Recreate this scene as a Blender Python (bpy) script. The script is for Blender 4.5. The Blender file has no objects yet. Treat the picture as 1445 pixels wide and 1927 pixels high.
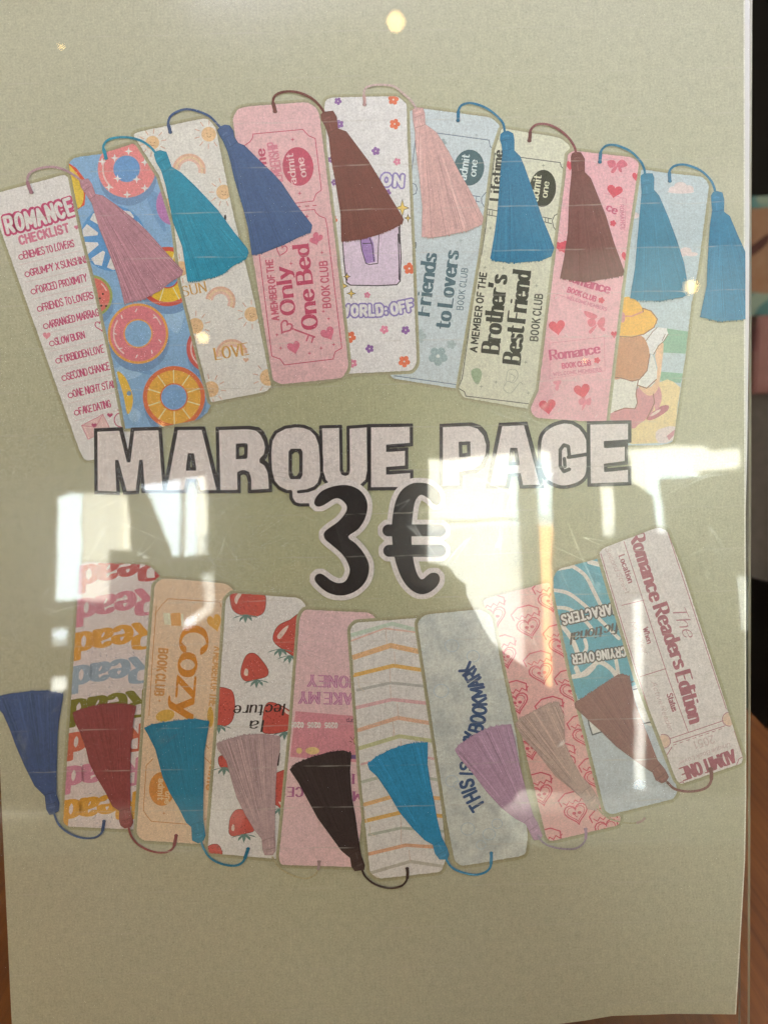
import bpy, math, random
from mathutils import Vector, Matrix
from mathutils.geometry import delaunay_2d_cdt, convex_hull_2d
random.seed(7)
scene = bpy.context.scene
COL = scene.collection
R = math.radians

# ------------------------------------------------------------------ camera, world, exposure
F = 1549.0                      # focal length in photo pixels (photo 1445 x 1927)
CX, CY = 722.5, 963.5
PITCH, LEAN, ROLL = R(13.1), R(10.0), R(1.25)
CAM = Vector((0.0, -0.2345, 0.0))
fwd = Vector((0, math.cos(PITCH), -math.sin(PITCH)))
up0 = Vector((0, math.sin(PITCH), math.cos(PITCH)))
rt0 = Vector((1, 0, 0))
c_right = rt0 * math.cos(ROLL) - up0 * math.sin(ROLL)
c_up = up0 * math.cos(ROLL) + rt0 * math.sin(ROLL)
N = Vector((0, -math.cos(LEAN), math.sin(LEAN)))       # sign plane normal, towards the viewer
U = Vector((1, 0, 0))
V = Vector((0, math.sin(LEAN), math.cos(LEAN)))

def ray(x, y):
    return (fwd + c_right * ((x - CX) / F) + c_up * ((CY - y) / F)).normalized()

D0 = 0.2324
O0 = CAM + fwd * D0                                    # point of the sign on the optical axis
def uv(x, y):
    d = ray(x, y)
    t = (O0 - CAM).dot(N) / d.dot(N)
    q = CAM + d * t - O0
    return q.dot(U), q.dot(V)

SHIFT_Z = 0.75 + 0.004 - (O0 + V * uv(722, 2040)[1]).z  # the sign stands on a table top at 0.75 m
CAM.z += SHIFT_Z
O0.z += SHIFT_Z
TABLE_Z = 0.75

cam = bpy.data.cameras.new("camera")
cam.sensor_fit = 'HORIZONTAL'
cam.sensor_width = 36.0
cam.lens = 36.0 * F / 1445.0
cam.clip_start = 0.01
cam.clip_end = 200
cam.dof.use_dof = True
cam.dof.focus_distance = D0 + 0.0005
cam.dof.aperture_fstop = (cam.lens / 1000.0) / 0.0019
cam_o = bpy.data.objects.new("camera", cam)
COL.objects.link(cam_o)
m = Matrix((c_right, c_up, -fwd)).transposed().to_4x4()
m.translation = CAM
cam_o.matrix_world = m
scene.camera = cam_o

world = bpy.data.worlds.new("World")
scene.world = world
world.use_nodes = True
bg = world.node_tree.nodes["Background"]
bg.inputs[0].default_value = (0.80, 0.92, 1.0, 1)
bg.inputs[1].default_value = 13.0
vs = scene.view_settings
vs.view_transform = 'Standard'
vs.look = 'None'
vs.exposure = 0.03
vs.gamma = 1.0
scene.render.engine = 'CYCLES'
scene.cycles.use_denoising = True
scene.cycles.max_bounces = 8
scene.cycles.transparent_max_bounces = 16
scene.cycles.caustics_reflective = False
scene.cycles.caustics_refractive = False
scene.cycles.sample_clamp_indirect = 6.0

def area(name, loc, target, sx, sy, power, color):
    L = bpy.data.lights.new(name, 'AREA')
    L.shape = 'RECTANGLE'
    L.size, L.size_y, L.energy, L.color = sx, sy, power, color
    o = bpy.data.objects.new(name, L)
    COL.objects.link(o)
    o.location = loc
    o.rotation_euler = (Vector(target) - Vector(loc)).to_track_quat('-Z', 'Y').to_euler()
    return o
# unseen fills for the sign and front wall, daylight on the house across the street
area("sign_top_fill", (0.08, -0.17, O0.z + 0.36), (0.02, 0.0, O0.z + 0.02), 0.40, 0.03, 0.76, (0.99, 0.955, 1.24))  # fill light added close above the sign, brightens its top most
area("warm_bounce_fill", (-0.66, -0.52, TABLE_Z + 0.12), (0.0, 0.0, TABLE_Z + 0.12), 0.16, 0.12, 2.55, (1.0, 0.72, 0.41))  # added warm fill, stands in for light bounced off the wood
area("front_wall_fill", (1.5, -2.9, 2.6), (1.6, -4.0, 1.0), 0.6, 0.4, 74.0, (0.98, 1.0, 0.94))  # added fill, brightens the pale front wall that the acrylic mirrors
area("street_daylight", (1.2, -5.4, 7.5), (0.8, -10.5, 0.8), 3.5, 2.0, 30000, (1.0, 0.985, 0.95))
area("room_lamp", (1.2, 1.2, 2.55), (0.9, 1.0, 0.4), 0.5, 0.5, 11, (1.0, 0.80, 0.60))

# ------------------------------------------------------------------ helpers
def lin(c):
    return c / 12.92 if c <= 0.04045 else ((c + 0.055) / 1.055) ** 2.4
def hexrgb(h):
    return tuple(int(h[i:i + 2], 16) / 255 for i in (0, 2, 4))
_ill = [(0, (.86, .80, .80)), (250, (.82, .76, .76)), (1000, (.62, .545, .51)), (1650, (.50, .415, .365)), (2100, (.46, .37, .32))]
def illum(y):
    y = max(0, min(2100, y))
    for (a, ca), (b, cb) in zip(_ill, _ill[1:]):
        if y <= b:
            t = (y - a) / (b - a)
            return tuple(p + (q - p) * t for p, q in zip(ca, cb))
def albedo(h, y):
    """ink reflectance from the colour read off the photo at height y, the light there divided out"""
    k = 1 - 0.13 * max(0.0, min(1.0, (y - 900) / 250))
    return tuple(min(0.84, max(0.012, k * lin(c) / e)) for c, e in zip(hexrgb(h), illum(y)))

def nd(nt, t, **kw):
    n = nt.nodes.new(t)
    for k, v in kw.items():
        setattr(n, k, v)
    return n
def mth(nt, op, a, b=None, c=None, clamp=False):
    n = nd(nt, 'ShaderNodeMath', operation=op, use_clamp=clamp)
    for i, x in enumerate((a, b, c)):
        if x is None: continue
        if isinstance(x, (int, float)): n.inputs[i].default_value = x
        else: nt.links.new(x, n.inputs[i])
    return n.outputs[0]
def mixc(nt, fac, a, b, blend='MIX'):
    n = nd(nt, 'ShaderNodeMix', data_type='RGBA', blend_type=blend)
    for s, x in ((n.inputs[0], fac), (n.inputs[6], a), (n.inputs[7], b)):
        if isinstance(x, (int, float)): s.default_value = x
        elif isinstance(x, tuple): s.default_value = (*x[:3], 1)
        else: nt.links.new(x, s)
    return n.outputs[2]
def noise(nt, vec, scale, detail=2.0, rough=0.5, dist=0.0):
    n = nd(nt, 'ShaderNodeTexNoise')
    n.inputs['Scale'].default_value = scale
    n.inputs['Detail'].default_value = detail
    n.inputs['Roughness'].default_value = rough
    n.inputs['Distortion'].default_value = dist
    if vec is not None: nt.links.new(vec, n.inputs['Vector'])
    return n.outputs[0]
def mapping(nt, vec, rot=(0, 0, 0), scale=(1, 1, 1), loc=(0, 0, 0)):
    n = nd(nt, 'ShaderNodeMapping')
    n.inputs['Rotation'].default_value = rot
    n.inputs['Scale'].default_value = scale
    n.inputs['Location'].default_value = loc
    nt.links.new(vec, n.inputs['Vector'])
    return n.outputs[0]
def new_mat(name):
    m = bpy.data.materials.new(name)
    m.use_nodes = True
    nt = m.node_tree
    return m, nt, nt.nodes['Principled BSDF']

# ink wear shared by everything printed: grain of the paper, pale misprint bands of the printer
def make_wear():
    g = bpy.data.node_groups.new("print_wear", 'ShaderNodeTree')
    g.interface.new_socket("Color", in_out='INPUT', socket_type='NodeSocketColor')
    g.interface.new_socket("Color", in_out='OUTPUT', socket_type='NodeSocketColor')
    gi = g.nodes.new('NodeGroupInput'); go = g.nodes.new('NodeGroupOutput')
    tc = nd(g, 'ShaderNodeTexCoord').outputs['Object']
    n1 = noise(g, tc, 1900, 3.0, 0.65)
    n2 = noise(g, tc, 420, 2.0, 0.6)
    fib = noise(g, mapping(g, tc, (0, 0, 0.5), (1500, 260, 1)), 1.0, 2.0, 0.6)
    s = mth(g, 'ADD', mth(g, 'MULTIPLY', mth(g, 'SUBTRACT', n1, 0.5), 0.80), mth(g, 'MULTIPLY', mth(g, 'SUBTRACT', n2, 0.5), 0.26))
    s = mth(g, 'ADD', s, mth(g, 'MULTIPLY', mth(g, 'SUBTRACT', fib, 0.5), 0.22))
    s = mth(g, 'ADD', 1.0, s)
    cmb = nd(g, 'ShaderNodeCombineXYZ')
    for i in range(3): g.links.new(s, cmb.inputs[i])
    mul = mixc(g, 1.0, gi.outputs[0], cmb.outputs[0], 'MULTIPLY')
    sp = nd(g, 'ShaderNodeSeparateXYZ'); g.links.new(tc, sp.inputs[0])
    wob = mth(g, 'MULTIPLY', mth(g, 'SUBTRACT', noise(g, mapping(g, tc, scale=(60, 6, 1)), 1.0, 2.0), 0.5), 0.0011)
    t = mth(g, 'DIVIDE', mth(g, 'ADD', mth(g, 'ADD', sp.outputs[1], wob), 0.5005), 0.01205)
    fr = mth(g, 'ABSOLUTE', mth(g, 'SUBTRACT', mth(g, 'FRACT', t), 0.5))
    line = mth(g, 'SUBTRACT', 1.0, mth(g, 'DIVIDE', fr, 0.022), clamp=True)
    brk = mth(g, 'MULTIPLY', mth(g, 'SUBTRACT', noise(g, mapping(g, tc, scale=(90, 500, 1)), 1.0, 3.0, 0.7), 0.40), 4.0, clamp=True)
    fac = mth(g, 'MULTIPLY', mth(g, 'MULTIPLY', line, brk), 0.6)
    out = mixc(g, fac, mul, (0.62, 0.60, 0.54))
    g.links.new(out, go.inputs[0])
    return g
WEAR = make_wear()

_mats = {}
def ink_mat(rgb, name="ink"):
    k = tuple(round(c, 2) if c > 0.06 else round(c, 3) for c in rgb)
    if k in _mats: return _mats[k]
    m, nt, b = new_mat(name)
    w = nd(nt, 'ShaderNodeGroup'); w.node_tree = WEAR
    w.inputs[0].default_value = (*rgb, 1)
    nt.links.new(w.outputs[0], b.inputs['Base Color'])
    b.inputs['Roughness'].default_value = 0.75
    b.inputs['Specular IOR Level'].default_value = 0.15
    m.diffuse_color = (*rgb, 1)
    _mats[k] = m
    return m

def thread_mat(rgb, ax, ay, strength):
    """printed photo of a silk tassel: streaks that fan out from the knot"""
    m, nt, b = new_mat("printed_silk")
    tc = nd(nt, 'ShaderNodeTexCoord').outputs['Object']
    sp = nd(nt, 'ShaderNodeSeparateXYZ'); nt.links.new(tc, sp.inputs[0])
    dx = mth(nt, 'SUBTRACT', sp.outputs[0], ax)
    dy = mth(nt, 'SUBTRACT', sp.outputs[1], ay)
    ang = mth(nt, 'ARCTAN2', dx, dy)
    dist = mth(nt, 'SQRT', mth(nt, 'ADD', mth(nt, 'MULTIPLY', dx, dx), mth(nt, 'MULTIPLY', dy, dy)))
    cb = nd(nt, 'ShaderNodeCombineXYZ')
    nt.links.new(mth(nt, 'MULTIPLY', ang, 34.0), cb.inputs[0])
    nt.links.new(mth(nt, 'MULTIPLY', dist, 70.0), cb.inputs[1])
    n1 = noise(nt, cb.outputs[0], 1.6, 4.0, 0.65, 0.3)
    n2 = noise(nt, cb.outputs[0], 0.45, 2.0, 0.5)
    f = mth(nt, 'ADD', mth(nt, 'MULTIPLY', mth(nt, 'SUBTRACT', n1, 0.5), 1.9 * strength), mth(nt, 'MULTIPLY', mth(nt, 'SUBTRACT', n2, 0.5), 1.1 * strength))
    f = mth(nt, 'ADD', 1.0, f)
    c2 = nd(nt, 'ShaderNodeCombineXYZ')
    for i in range(3): nt.links.new(f, c2.inputs[i])
    w = nd(nt, 'ShaderNodeGroup'); w.node_tree = WEAR
    nt.links.new(mixc(nt, 1.0, rgb, c2.outputs[0], 'MULTIPLY'), w.inputs[0])
    nt.links.new(w.outputs[0], b.inputs['Base Color'])
    b.inputs['Roughness'].default_value = 0.7
    b.inputs['Specular IOR Level'].default_value = 0.15
    return m

# ------------------------------------------------------------------ flat print engine (everything in photo pixels, laid on the sign plane)
def zf(ox, oy, s=3.6125):
    return lambda *p: [(ox + p[i] / s, oy + p[i + 1] / s) for i in range(0, len(p), 2)]
def area2(p):
    return sum(p[i - 1][0] * p[i][1] - p[i][0] * p[i - 1][1] for i in range(len(p)))
def smooth(p, n=4, closed=False):
    q, L = [], len(p)
    rng = range(L) if closed else range(L - 1)
    for i in rng:
        if closed: a, b, c, d = p[i - 1], p[i], p[(i + 1) % L], p[(i + 2) % L]
        else: a, b, c, d = p[max(0, i - 1)], p[i], p[i + 1], p[min(L - 1, i + 2)]
        for k in range(n):
            t = k / n
            q.append(tuple(0.5 * (2 * b[j] + (c[j] - a[j]) * t + (2 * a[j] - 5 * b[j] + 4 * c[j] - d[j]) * t * t + (3 * b[j] - a[j] - 3 * c[j] + d[j]) * t ** 3) for j in (0, 1)))
    if not closed: q.append(tuple(p[-1]))
    return q
def rough(p, step=3.5, amp=0.45):
    q = []
    for i in range(len(p)):
        a, b = p[i - 1], p[i]
        n = max(1, int(math.hypot(b[0] - a[0], b[1] - a[1]) / step))
        for k in range(n):
            t = k / n
            q.append((a[0] + (b[0] - a[0]) * t + random.uniform(-amp, amp), a[1] + (b[1] - a[1]) * t + random.uniform(-amp, amp)))
    return q
def rounded(p, r):
    q, L = [], len(p)
    for i in range(L):
        a, b, c = Vector(p[i - 1]), Vector(p[i]), Vector(p[(i + 1) % L])
        ra = r[i] if isinstance(r, (list, tuple)) else r
        ra = min(ra, (a - b).length * .45, (c - b).length * .45)
        if ra < 0.8: q.append(tuple(b)); continue
        s, e = b + (a - b).normalized() * ra, b + (c - b).normalized() * ra
        for k in range(6):
            t = k / 5
            q.append(tuple(s * (1 - t) ** 2 + b * 2 * t * (1 - t) + e * t * t))
    return q
def ell(cx, cy, rx, ry=None, rot=0.0, n=28, a0=0.0, a1=None):
    ry = rx if ry is None else ry
    c, s = math.cos(rot), math.sin(rot)
    full = a1 is None
    a1 = a0 + 2 * math.pi if full else a1
    o = []
    for i in range(n if full else n + 1):
        a = a0 + (a1 - a0) * i / n
        x, y = rx * math.cos(a), ry * math.sin(a)
        o.append((cx + x * c - y * s, cy + x * s + y * c))
    return o
def heart(cx, cy, w, h, rot=0.0, n=22):
    o = []
    c, s = math.cos(rot), math.sin(rot)
    for i in range(n):
        t = 2 * math.pi * i / n
        x = math.sin(t) ** 3 * w / 2
        y = -(13 * math.cos(t) - 5 * math.cos(2 * t) - 2 * math.cos(3 * t) - math.cos(4 * t)) / 29 * h
        o.append((cx + x * c - y * s, cy + x * s + y * c))
    return o
def star4(cx, cy, rx, ry):
    k = 0.24
    p = [(0, -ry), (rx * k, -ry * k), (rx, 0), (rx * k, ry * k), (0, ry), (-rx * k, ry * k), (-rx, 0), (-rx * k, -ry * k)]
    return [(cx + a, cy + b) for a, b in p]
def flower(cx, cy, r, rot=0.0):
    return [ell(cx + r * .62 * math.cos(rot + k * 1.2566), cy + r * .62 * math.sin(rot + k * 1.2566), r * .42, n=10) for k in range(5)] + [ell(cx, cy, r * .4, n=8)]
def pen(a, b=None, sq=False, rot=0.0):
    b = a if b is None else b
    if sq: p = [(-a, -b), (a, -b), (a, b), (-a, b)]
    else: p = [(a * math.cos(k * math.pi / 4 + .39), b * math.sin(k * math.pi / 4 + .39)) for k in range(8)]
    c, s = math.cos(rot), math.sin(rot)
    return [(x * c - y * s, x * s + y * c) for x, y in p]
def hull(pts):
    ix = convex_hull_2d([Vector(p) for p in pts])
    return [pts[i] for i in ix]
def sweep(pl, pn, closed=False):
    """list of convex pieces: the pen dragged along a polyline"""
    o = []
    if len(pl) == 1: pl = [pl[0], (pl[0][0] + .01, pl[0][1])]
    seq = list(zip(pl, pl[1:])) + ([(pl[-1], pl[0])] if closed else [])
    for a, b in seq:
        o.append(hull([(a[0] + x, a[1] + y) for x, y in pn] + [(b[0] + x, b[1] + y) for x, y in pn]))
    return o
def stroke(pl, w, closed=False, sq=False):
    return sweep(pl, pen(w / 2, sq=sq), closed)

def union(polys, clip=None, holes=()):
    """triangles of (union of polys) minus holes, cut to clip"""
    vs_, fs = [], []
    allp = [p for p in polys if len(p) > 2]
    n_in = len(allp)
    allp += list(holes)
    n_h = len(allp)
    if clip is not None: allp += ([clip] if not isinstance(clip[0][0], (tuple, list)) else list(clip))
    for p in allp:
        if area2(p) < 0: p = p[::-1]
        k = len(vs_)
        vs_ += [Vector((x, y)) for x, y in p]
        fs.append(list(range(k, k + len(p))))
    r = delaunay_2d_cdt(vs_, [], fs, 1, 1e-4, True)
    ov, of, orig = r[0], r[2], r[5]
    out = []
    for f, ids in zip(of, orig):
        s = set(ids)
        if not any(i < n_in for i in s): continue
        if any(n_in <= i < n_h for i in s): continue
        if clip is not None and not any(i >= n_h for i in s): continue
        out.append(f)
    return [(v.x, v.y) for v in ov], out

STEP = 0.000004                                         # one print layer above another
def flat_mesh(name, groups, w):
    verts, faces = [], []
    for pv, pf in groups:
        used = {}
        for f in pf:
            g = []
            for i in f:
                if i not in used:
                    used[i] = len(verts)
                    a, b = uv(*pv[i])
                    verts.append((a, b, w))
                g.append(used[i])
            a, b, c = (verts[i] for i in g[:3])
            if (b[0] - a[0]) * (c[1] - a[1]) - (b[1] - a[1]) * (c[0] - a[0]) < 0: g.reverse()
            faces.append(g)
    me = bpy.data.meshes.new(name)
    me.from_pydata(verts, [], faces)
    me.update()
    return me

SIGN = Matrix((U, V, N)).transposed().to_4x4()
SIGN.translation = O0
def link(name, me, parent, mat, label=None, kind=None):
    o = bpy.data.objects.new(name, me)
    COL.objects.link(o)
    if parent is not None: o.parent = parent
    if mat is not None: me.materials.append(mat)
    if label: o['label'] = label
    if kind: o['kind'] = kind
    return o
def thing(name, label, cat, group=None, matrix=None):
    o = bpy.data.objects.new(name, None)
    o.empty_display_size = 0.02
    COL.objects.link(o)
    o['label'] = label; o['category'] = cat
    if group: o['group'] = group
    if matrix is not None: o.matrix_world = matrix
    return o

poster = thing("poster", "pale green poster sheet printed with two fans of tasselled bookmarks and a price", "poster", matrix=SIGN)

class Card:
    pass
def ink(name, parent, level, col, polys, clip=None, holes=(), label=None, y=None, raw=None, split=True):
    """one printed shape; parent is a Card or an object"""
    po = parent.obj if isinstance(parent, Card) else parent
    if isinstance(parent, Card):
        if clip is None: clip = parent.poly
        if clip is False: clip = None
        lv = parent.base + level
        y = parent.y if y is None else y
    else: lv = level
    if y is None:
        ys = [q[1] for p in polys for q in p]
        y = sum(ys) / len(ys)
    mat = raw or ink_mat(albedo(col, y))
    g = union(polys, clip, holes)
    if not g[1]: return None
    return link(name, flat_mesh(name, [g], lv * STEP), po, mat, label)

# ------------------------------------------------------------------ stroke lettering
_G = {
'A': (70, "0,0 35,100 70,0|14,36 56,36"), 'B': (60, "0,0 0,100 28,100|c28,100 50,96 57,76 50,57 28,53|0,53 28,53|c28,53 56,48 63,26 54,5 28,0|28,0 0,0"),
'C': (62, "c62,80 50,97 33,100 10,86 1,50 10,14 33,0 50,3 62,20"), 'D': (64, "0,0 0,100 22,100|c22,100 50,93 64,50 50,7 22,0|22,0 0,0"),
'E': (54, "54,100 0,100 0,0 54,0|0,52 44,52"), 'F': (54, "54,100 0,100 0,0|0,52 44,52"),
'G': (64, "c62,80 50,97 33,100 10,86 1,50 10,14 33,0 52,6 62,22|62,22 62,46 38,46"), 'H': (60, "0,0 0,100|60,0 60,100|0,52 60,52"),
'I': (4, "2,0 2,100"), 'J': (45, "45,100 45,25|c45,25 38,3 20,0 4,6 0,22"), 'K': (58, "0,0 0,100|56,100 0,42|18,58 58,0"),
'L': (50, "0,100 0,0 50,0"), 'M': (80, "0,0 0,100 40,25 80,100 80,0"), 'N': (62, "0,0 0,100 62,0 62,100"),
'O': (66, "o33,100 9,86 0,50 9,14 33,0 57,14 66,50 57,86"), 'P': (60, "0,0 0,100 30,100|c30,100 54,95 60,73 54,50 30,45|30,45 0,45"),
'Q': (66, "o33,100 9,86 0,50 9,14 33,0 57,14 66,50 57,86|42,24 70,-8"), 'R': (62, "0,0 0,100 30,100|c30,100 54,95 60,74 54,52 30,47|30,47 0,47|28,47 62,0"),
'S': (58, "c55,84 44,98 28,100 9,94 3,76 12,60 30,52 49,43 57,26 50,7 28,0 9,4 0,19"), 'T': (60, "0,100 60,100|30,100 30,0"),
'U': (62, "0,100 0,35|c0,35 6,10 31,0 56,10 62,35|62,35 62,100"), 'V': (66, "0,100 33,0 66,100"), 'W': (92, "0,100 23,0 46,80 69,0 92,100"),
'X': (62, "0,100 62,0|62,100 0,0"), 'Y': (62, "0,100 31,48 62,100|31,48 31,0"), 'Z': (58, "0,100 58,100 0,0 58,0"),
'a': (46, "c4,54 14,65 27,66 42,60 46,44|46,44 46,0|c46,40 28,37 9,31 2,17 10,2 24,1 38,8 46,22"), 'b': (50, "0,100 0,0|c0,22 12,3 27,0 45,12 50,33 45,54 27,66 12,62 0,46"),
'c': (47, "c46,52 37,63 26,66 7,56 0,33 7,10 26,0 38,3 47,15"), 'd': (50, "50,100 50,0|c50,22 38,3 23,0 5,12 0,33 5,54 23,66 38,62 50,46"),
'e': (48, "c1,35 25,36 48,37 44,57 26,66 7,56 0,33 7,10 26,0 39,3 48,14"), 'f': (34, "c36,93 28,100 20,97 15,84 15,66|15,70 15,0|0,66 32,66"),
'g': (50, "c50,22 38,3 23,0 5,12 0,33 5,54 23,66 38,62 50,46|50,66 50,0|c50,0 44,-22 25,-28 8,-24 2,-14"), 'h': (46, "0,100 0,0|c0,44 10,61 26,66 40,62 46,46|46,46 46,0"),
'i': (4, "2,66 2,0|2,90 2,92"), 'j': (12, "10,66 10,-10|c10,-10 4,-26 -8,-26"), 'k': (46, "0,100 0,0|44,66 0,25|16,40 46,0"), 'l': (4, "2,100 2,0"),
'm': (78, "0,66 0,0|c0,46 10,62 22,66 34,62 39,48|39,48 39,0|c39,46 50,62 62,66 74,62 78,48|78,48 78,0"), 'n': (46, "0,66 0,0|c0,46 10,61 26,66 40,62 46,46|46,46 46,0"),
'o': (50, "o25,66 6,56 0,33 6,10 25,0 44,10 50,33 44,56"), 'p': (50, "0,66 0,-28|c0,46 12,62 27,66 45,54 50,33 45,12 27,0 12,3 0,20"), 'q': (50, "50,66 50,-28|c50,22 38,3 23,0 5,12 0,33 5,54 23,66 38,62 50,46"),
'r': (34, "0,66 0,0|c0,44 8,60 20,66 34,60"), 's': (42, "c40,54 32,64 21,66 6,62 3,50 10,40 21,36 36,29 41,16 36,4 21,0 6,3 0,14"), 't': (34, "14,92 14,18|c14,18 17,4 26,1 35,7|0,66 33,66"),
'u': (46, "0,66 0,22|c0,22 5,4 20,0 36,5 46,22|46,66 46,0"), 'v': (48, "0,66 24,0 48,66"), 'w': (72, "0,66 18,0 36,58 54,0 72,66"), 'x': (46, "0,66 46,0|46,66 0,0"),
'y': (48, "0,66 24,2|c48,66 24,2 14,-22 0,-26"), 'z': (44, "0,66 44,66 0,0 44,0"), ':': (4, "2,12 2,14|2,56 2,58"), "'": (6, "4,100 1,76"), ',': (6, "4,4 0,-14"), '-': (30, "0,38 30,38"),
'0': (54, "o27,100 7,86 0,50 7,14 27,0 47,14 54,50 47,86"), '1': (26, "4,82 24,100 24,0"), '2': (54, "c2,78 12,97 28,100 46,93 50,74 40,50 0,0|0,0 54,0"), '3': (54, "c3,86 20,100 40,95 46,76 36,58 20,53|c20,53 42,50 52,28 42,5 22,0 2,14"),
'4': (56, "40,0 40,100 0,30 56,30"), '5': (54, "48,100 8,100 4,55|c4,55 26,62 46,50 52,28 40,4 20,0 2,10"), '6': (54, "c46,92 28,100 8,80 0,40 8,8 28,0 46,8 54,30 46,54 28,60 4,44"), ' ': (26, ""), '&': (60, "c60,0 12,74 14,94 30,100 42,88 36,70 6,36 2,14 18,0 38,4 58,40"),
}
_GC = {}
def glyph(ch):
    if ch not in _GC:
        w, s = _G[ch]
        L = []
        for st in filter(None, s.split('|')):
            cl = st[0]
            pts = [tuple(float(v) / 100 for v in p.split(',')) for p in st.lstrip('co').split()]
            if cl == 'c': pts = smooth(pts, 3)
            elif cl == 'o': pts = smooth(pts, 3, True); pts.append(pts[0])
            L.append(pts)
        _GC[ch] = (w / 100, L)
    return _GC[ch]

def text_polys(s, path, h, thick=0.16, thin=None, serif=0.0, slant=0.0, gap=0.22, sq=False, grow=0.0, wob=0.0, space=1.0):
    thick *= 1.22
    """list of glyphs, each a list of convex pieces; path: baseline points in photo pixels (text fitted to its length)"""
    thin = thick if thin is None else thin
    tot, pos = 0.0, []
    for ch in s:
        w = glyph(ch)[0] * (space if ch == ' ' else 1)
        pos.append(tot)
        tot += w + (gap if ch != ' ' else 0.0)
    tot -= gap
    seg = [0.0]
    for a, b in zip(path, path[1:]): seg.append(seg[-1] + math.hypot(b[0] - a[0], b[1] - a[1]))
    T = seg[-1]
    def at(d):
        i = 0
        while i < len(seg) - 2 and d > seg[i + 1]: i += 1
        a, b = path[i], path[i + 1]
        l = seg[i + 1] - seg[i]
        t = (d - seg[i]) / l
        return (a[0] + (b[0] - a[0]) * t, a[1] + (b[1] - a[1]) * t), ((b[0] - a[0]) / l, (b[1] - a[1]) / l)
    sx = T / tot
    out = []
    for ch, x0 in zip(s, pos):
        w, L = glyph(ch)
        if not L: continue
        c, e = at((x0 + w / 2) * sx)
        e = at((x0 + w / 2) * sx)[1]
        n = (e[1], -e[0])
        rj, hj = random.uniform(-wob, wob), 1 + random.uniform(-wob, wob)
        def P(p):
            lx = (p[0] - w / 2) * sx + p[1] * h * (slant + rj)
            ly = p[1] * h * hj
            return (c[0] + e[0] * lx + n[0] * ly, c[1] + e[1] * lx + n[1] * ly)
        ang = math.atan2(e[1], e[0])
        pn = pen(thick * h / 2 + grow, thin * h / 2 + grow, sq, ang)
        pieces = []
        for pl in L:
            q = [P(p) for p in pl]
            pieces += sweep(q, pn)
            if serif > 0:
                for i0, i1 in ((0, 1), (-1, -2)):
                    a, b = pl[i0], pl[i1]
                    if abs(a[0] - b[0]) < 0.12 and abs(a[1] - b[1]) > 0.05 and min(abs(a[1] - k) for k in (0, .66, 1.0, -.28)) < 0.03:
                        d = serif * h / max(sx, 1e-6)
                        pieces += sweep([P((a[0] - d, a[1])), P((a[0] + d, a[1]))], pen(thin * h / 2 + grow, thin * h / 2 + grow, sq, ang))
        out.append(pieces)
    return out
def letters(parent, level, col, s, path, h, name="lettering", clip=None, label=None, y=None, **kw):
    if isinstance(parent, Card):
        po, lv = parent.obj, parent.base + level
        cl = parent.poly if clip is None else (None if clip is False else clip)
        y = parent.y if y is None else y
    else: po, lv, cl = parent, level, clip
    if y is None: y = path[0][1]
    gs = [union(p, cl) for p in text_polys(s, path, h, **kw)]
    gs = [g for g in gs if g[1]]
    if not gs: return None
    return link(name, flat_mesh(name, gs, lv * STEP), po, ink_mat(albedo(col, y)), label)

def lines(*pls, w=1.6, smooth_=False):
    o = []
    for p in pls: o += stroke(smooth(p, 4) if smooth_ else p, w)
    return o

def card(label, poly, col, order, y, r=0, shadow=True, edge=0.4):
    c = Card()
    p = rounded(poly, r) if r else poly
    c.poly = rough(p, 4.0, edge)
    c.base, c.y = order * 10 + 4, y
    me = flat_mesh("printed_bookmark", [union([c.poly])], c.base * STEP)
    c.obj = link("printed_bookmark", me, poster, ink_mat(albedo(col, y)), label)
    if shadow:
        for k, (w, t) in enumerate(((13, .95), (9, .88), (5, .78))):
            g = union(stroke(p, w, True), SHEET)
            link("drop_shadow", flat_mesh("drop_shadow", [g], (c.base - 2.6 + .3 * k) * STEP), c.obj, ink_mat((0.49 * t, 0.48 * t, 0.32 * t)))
    return c

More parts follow.
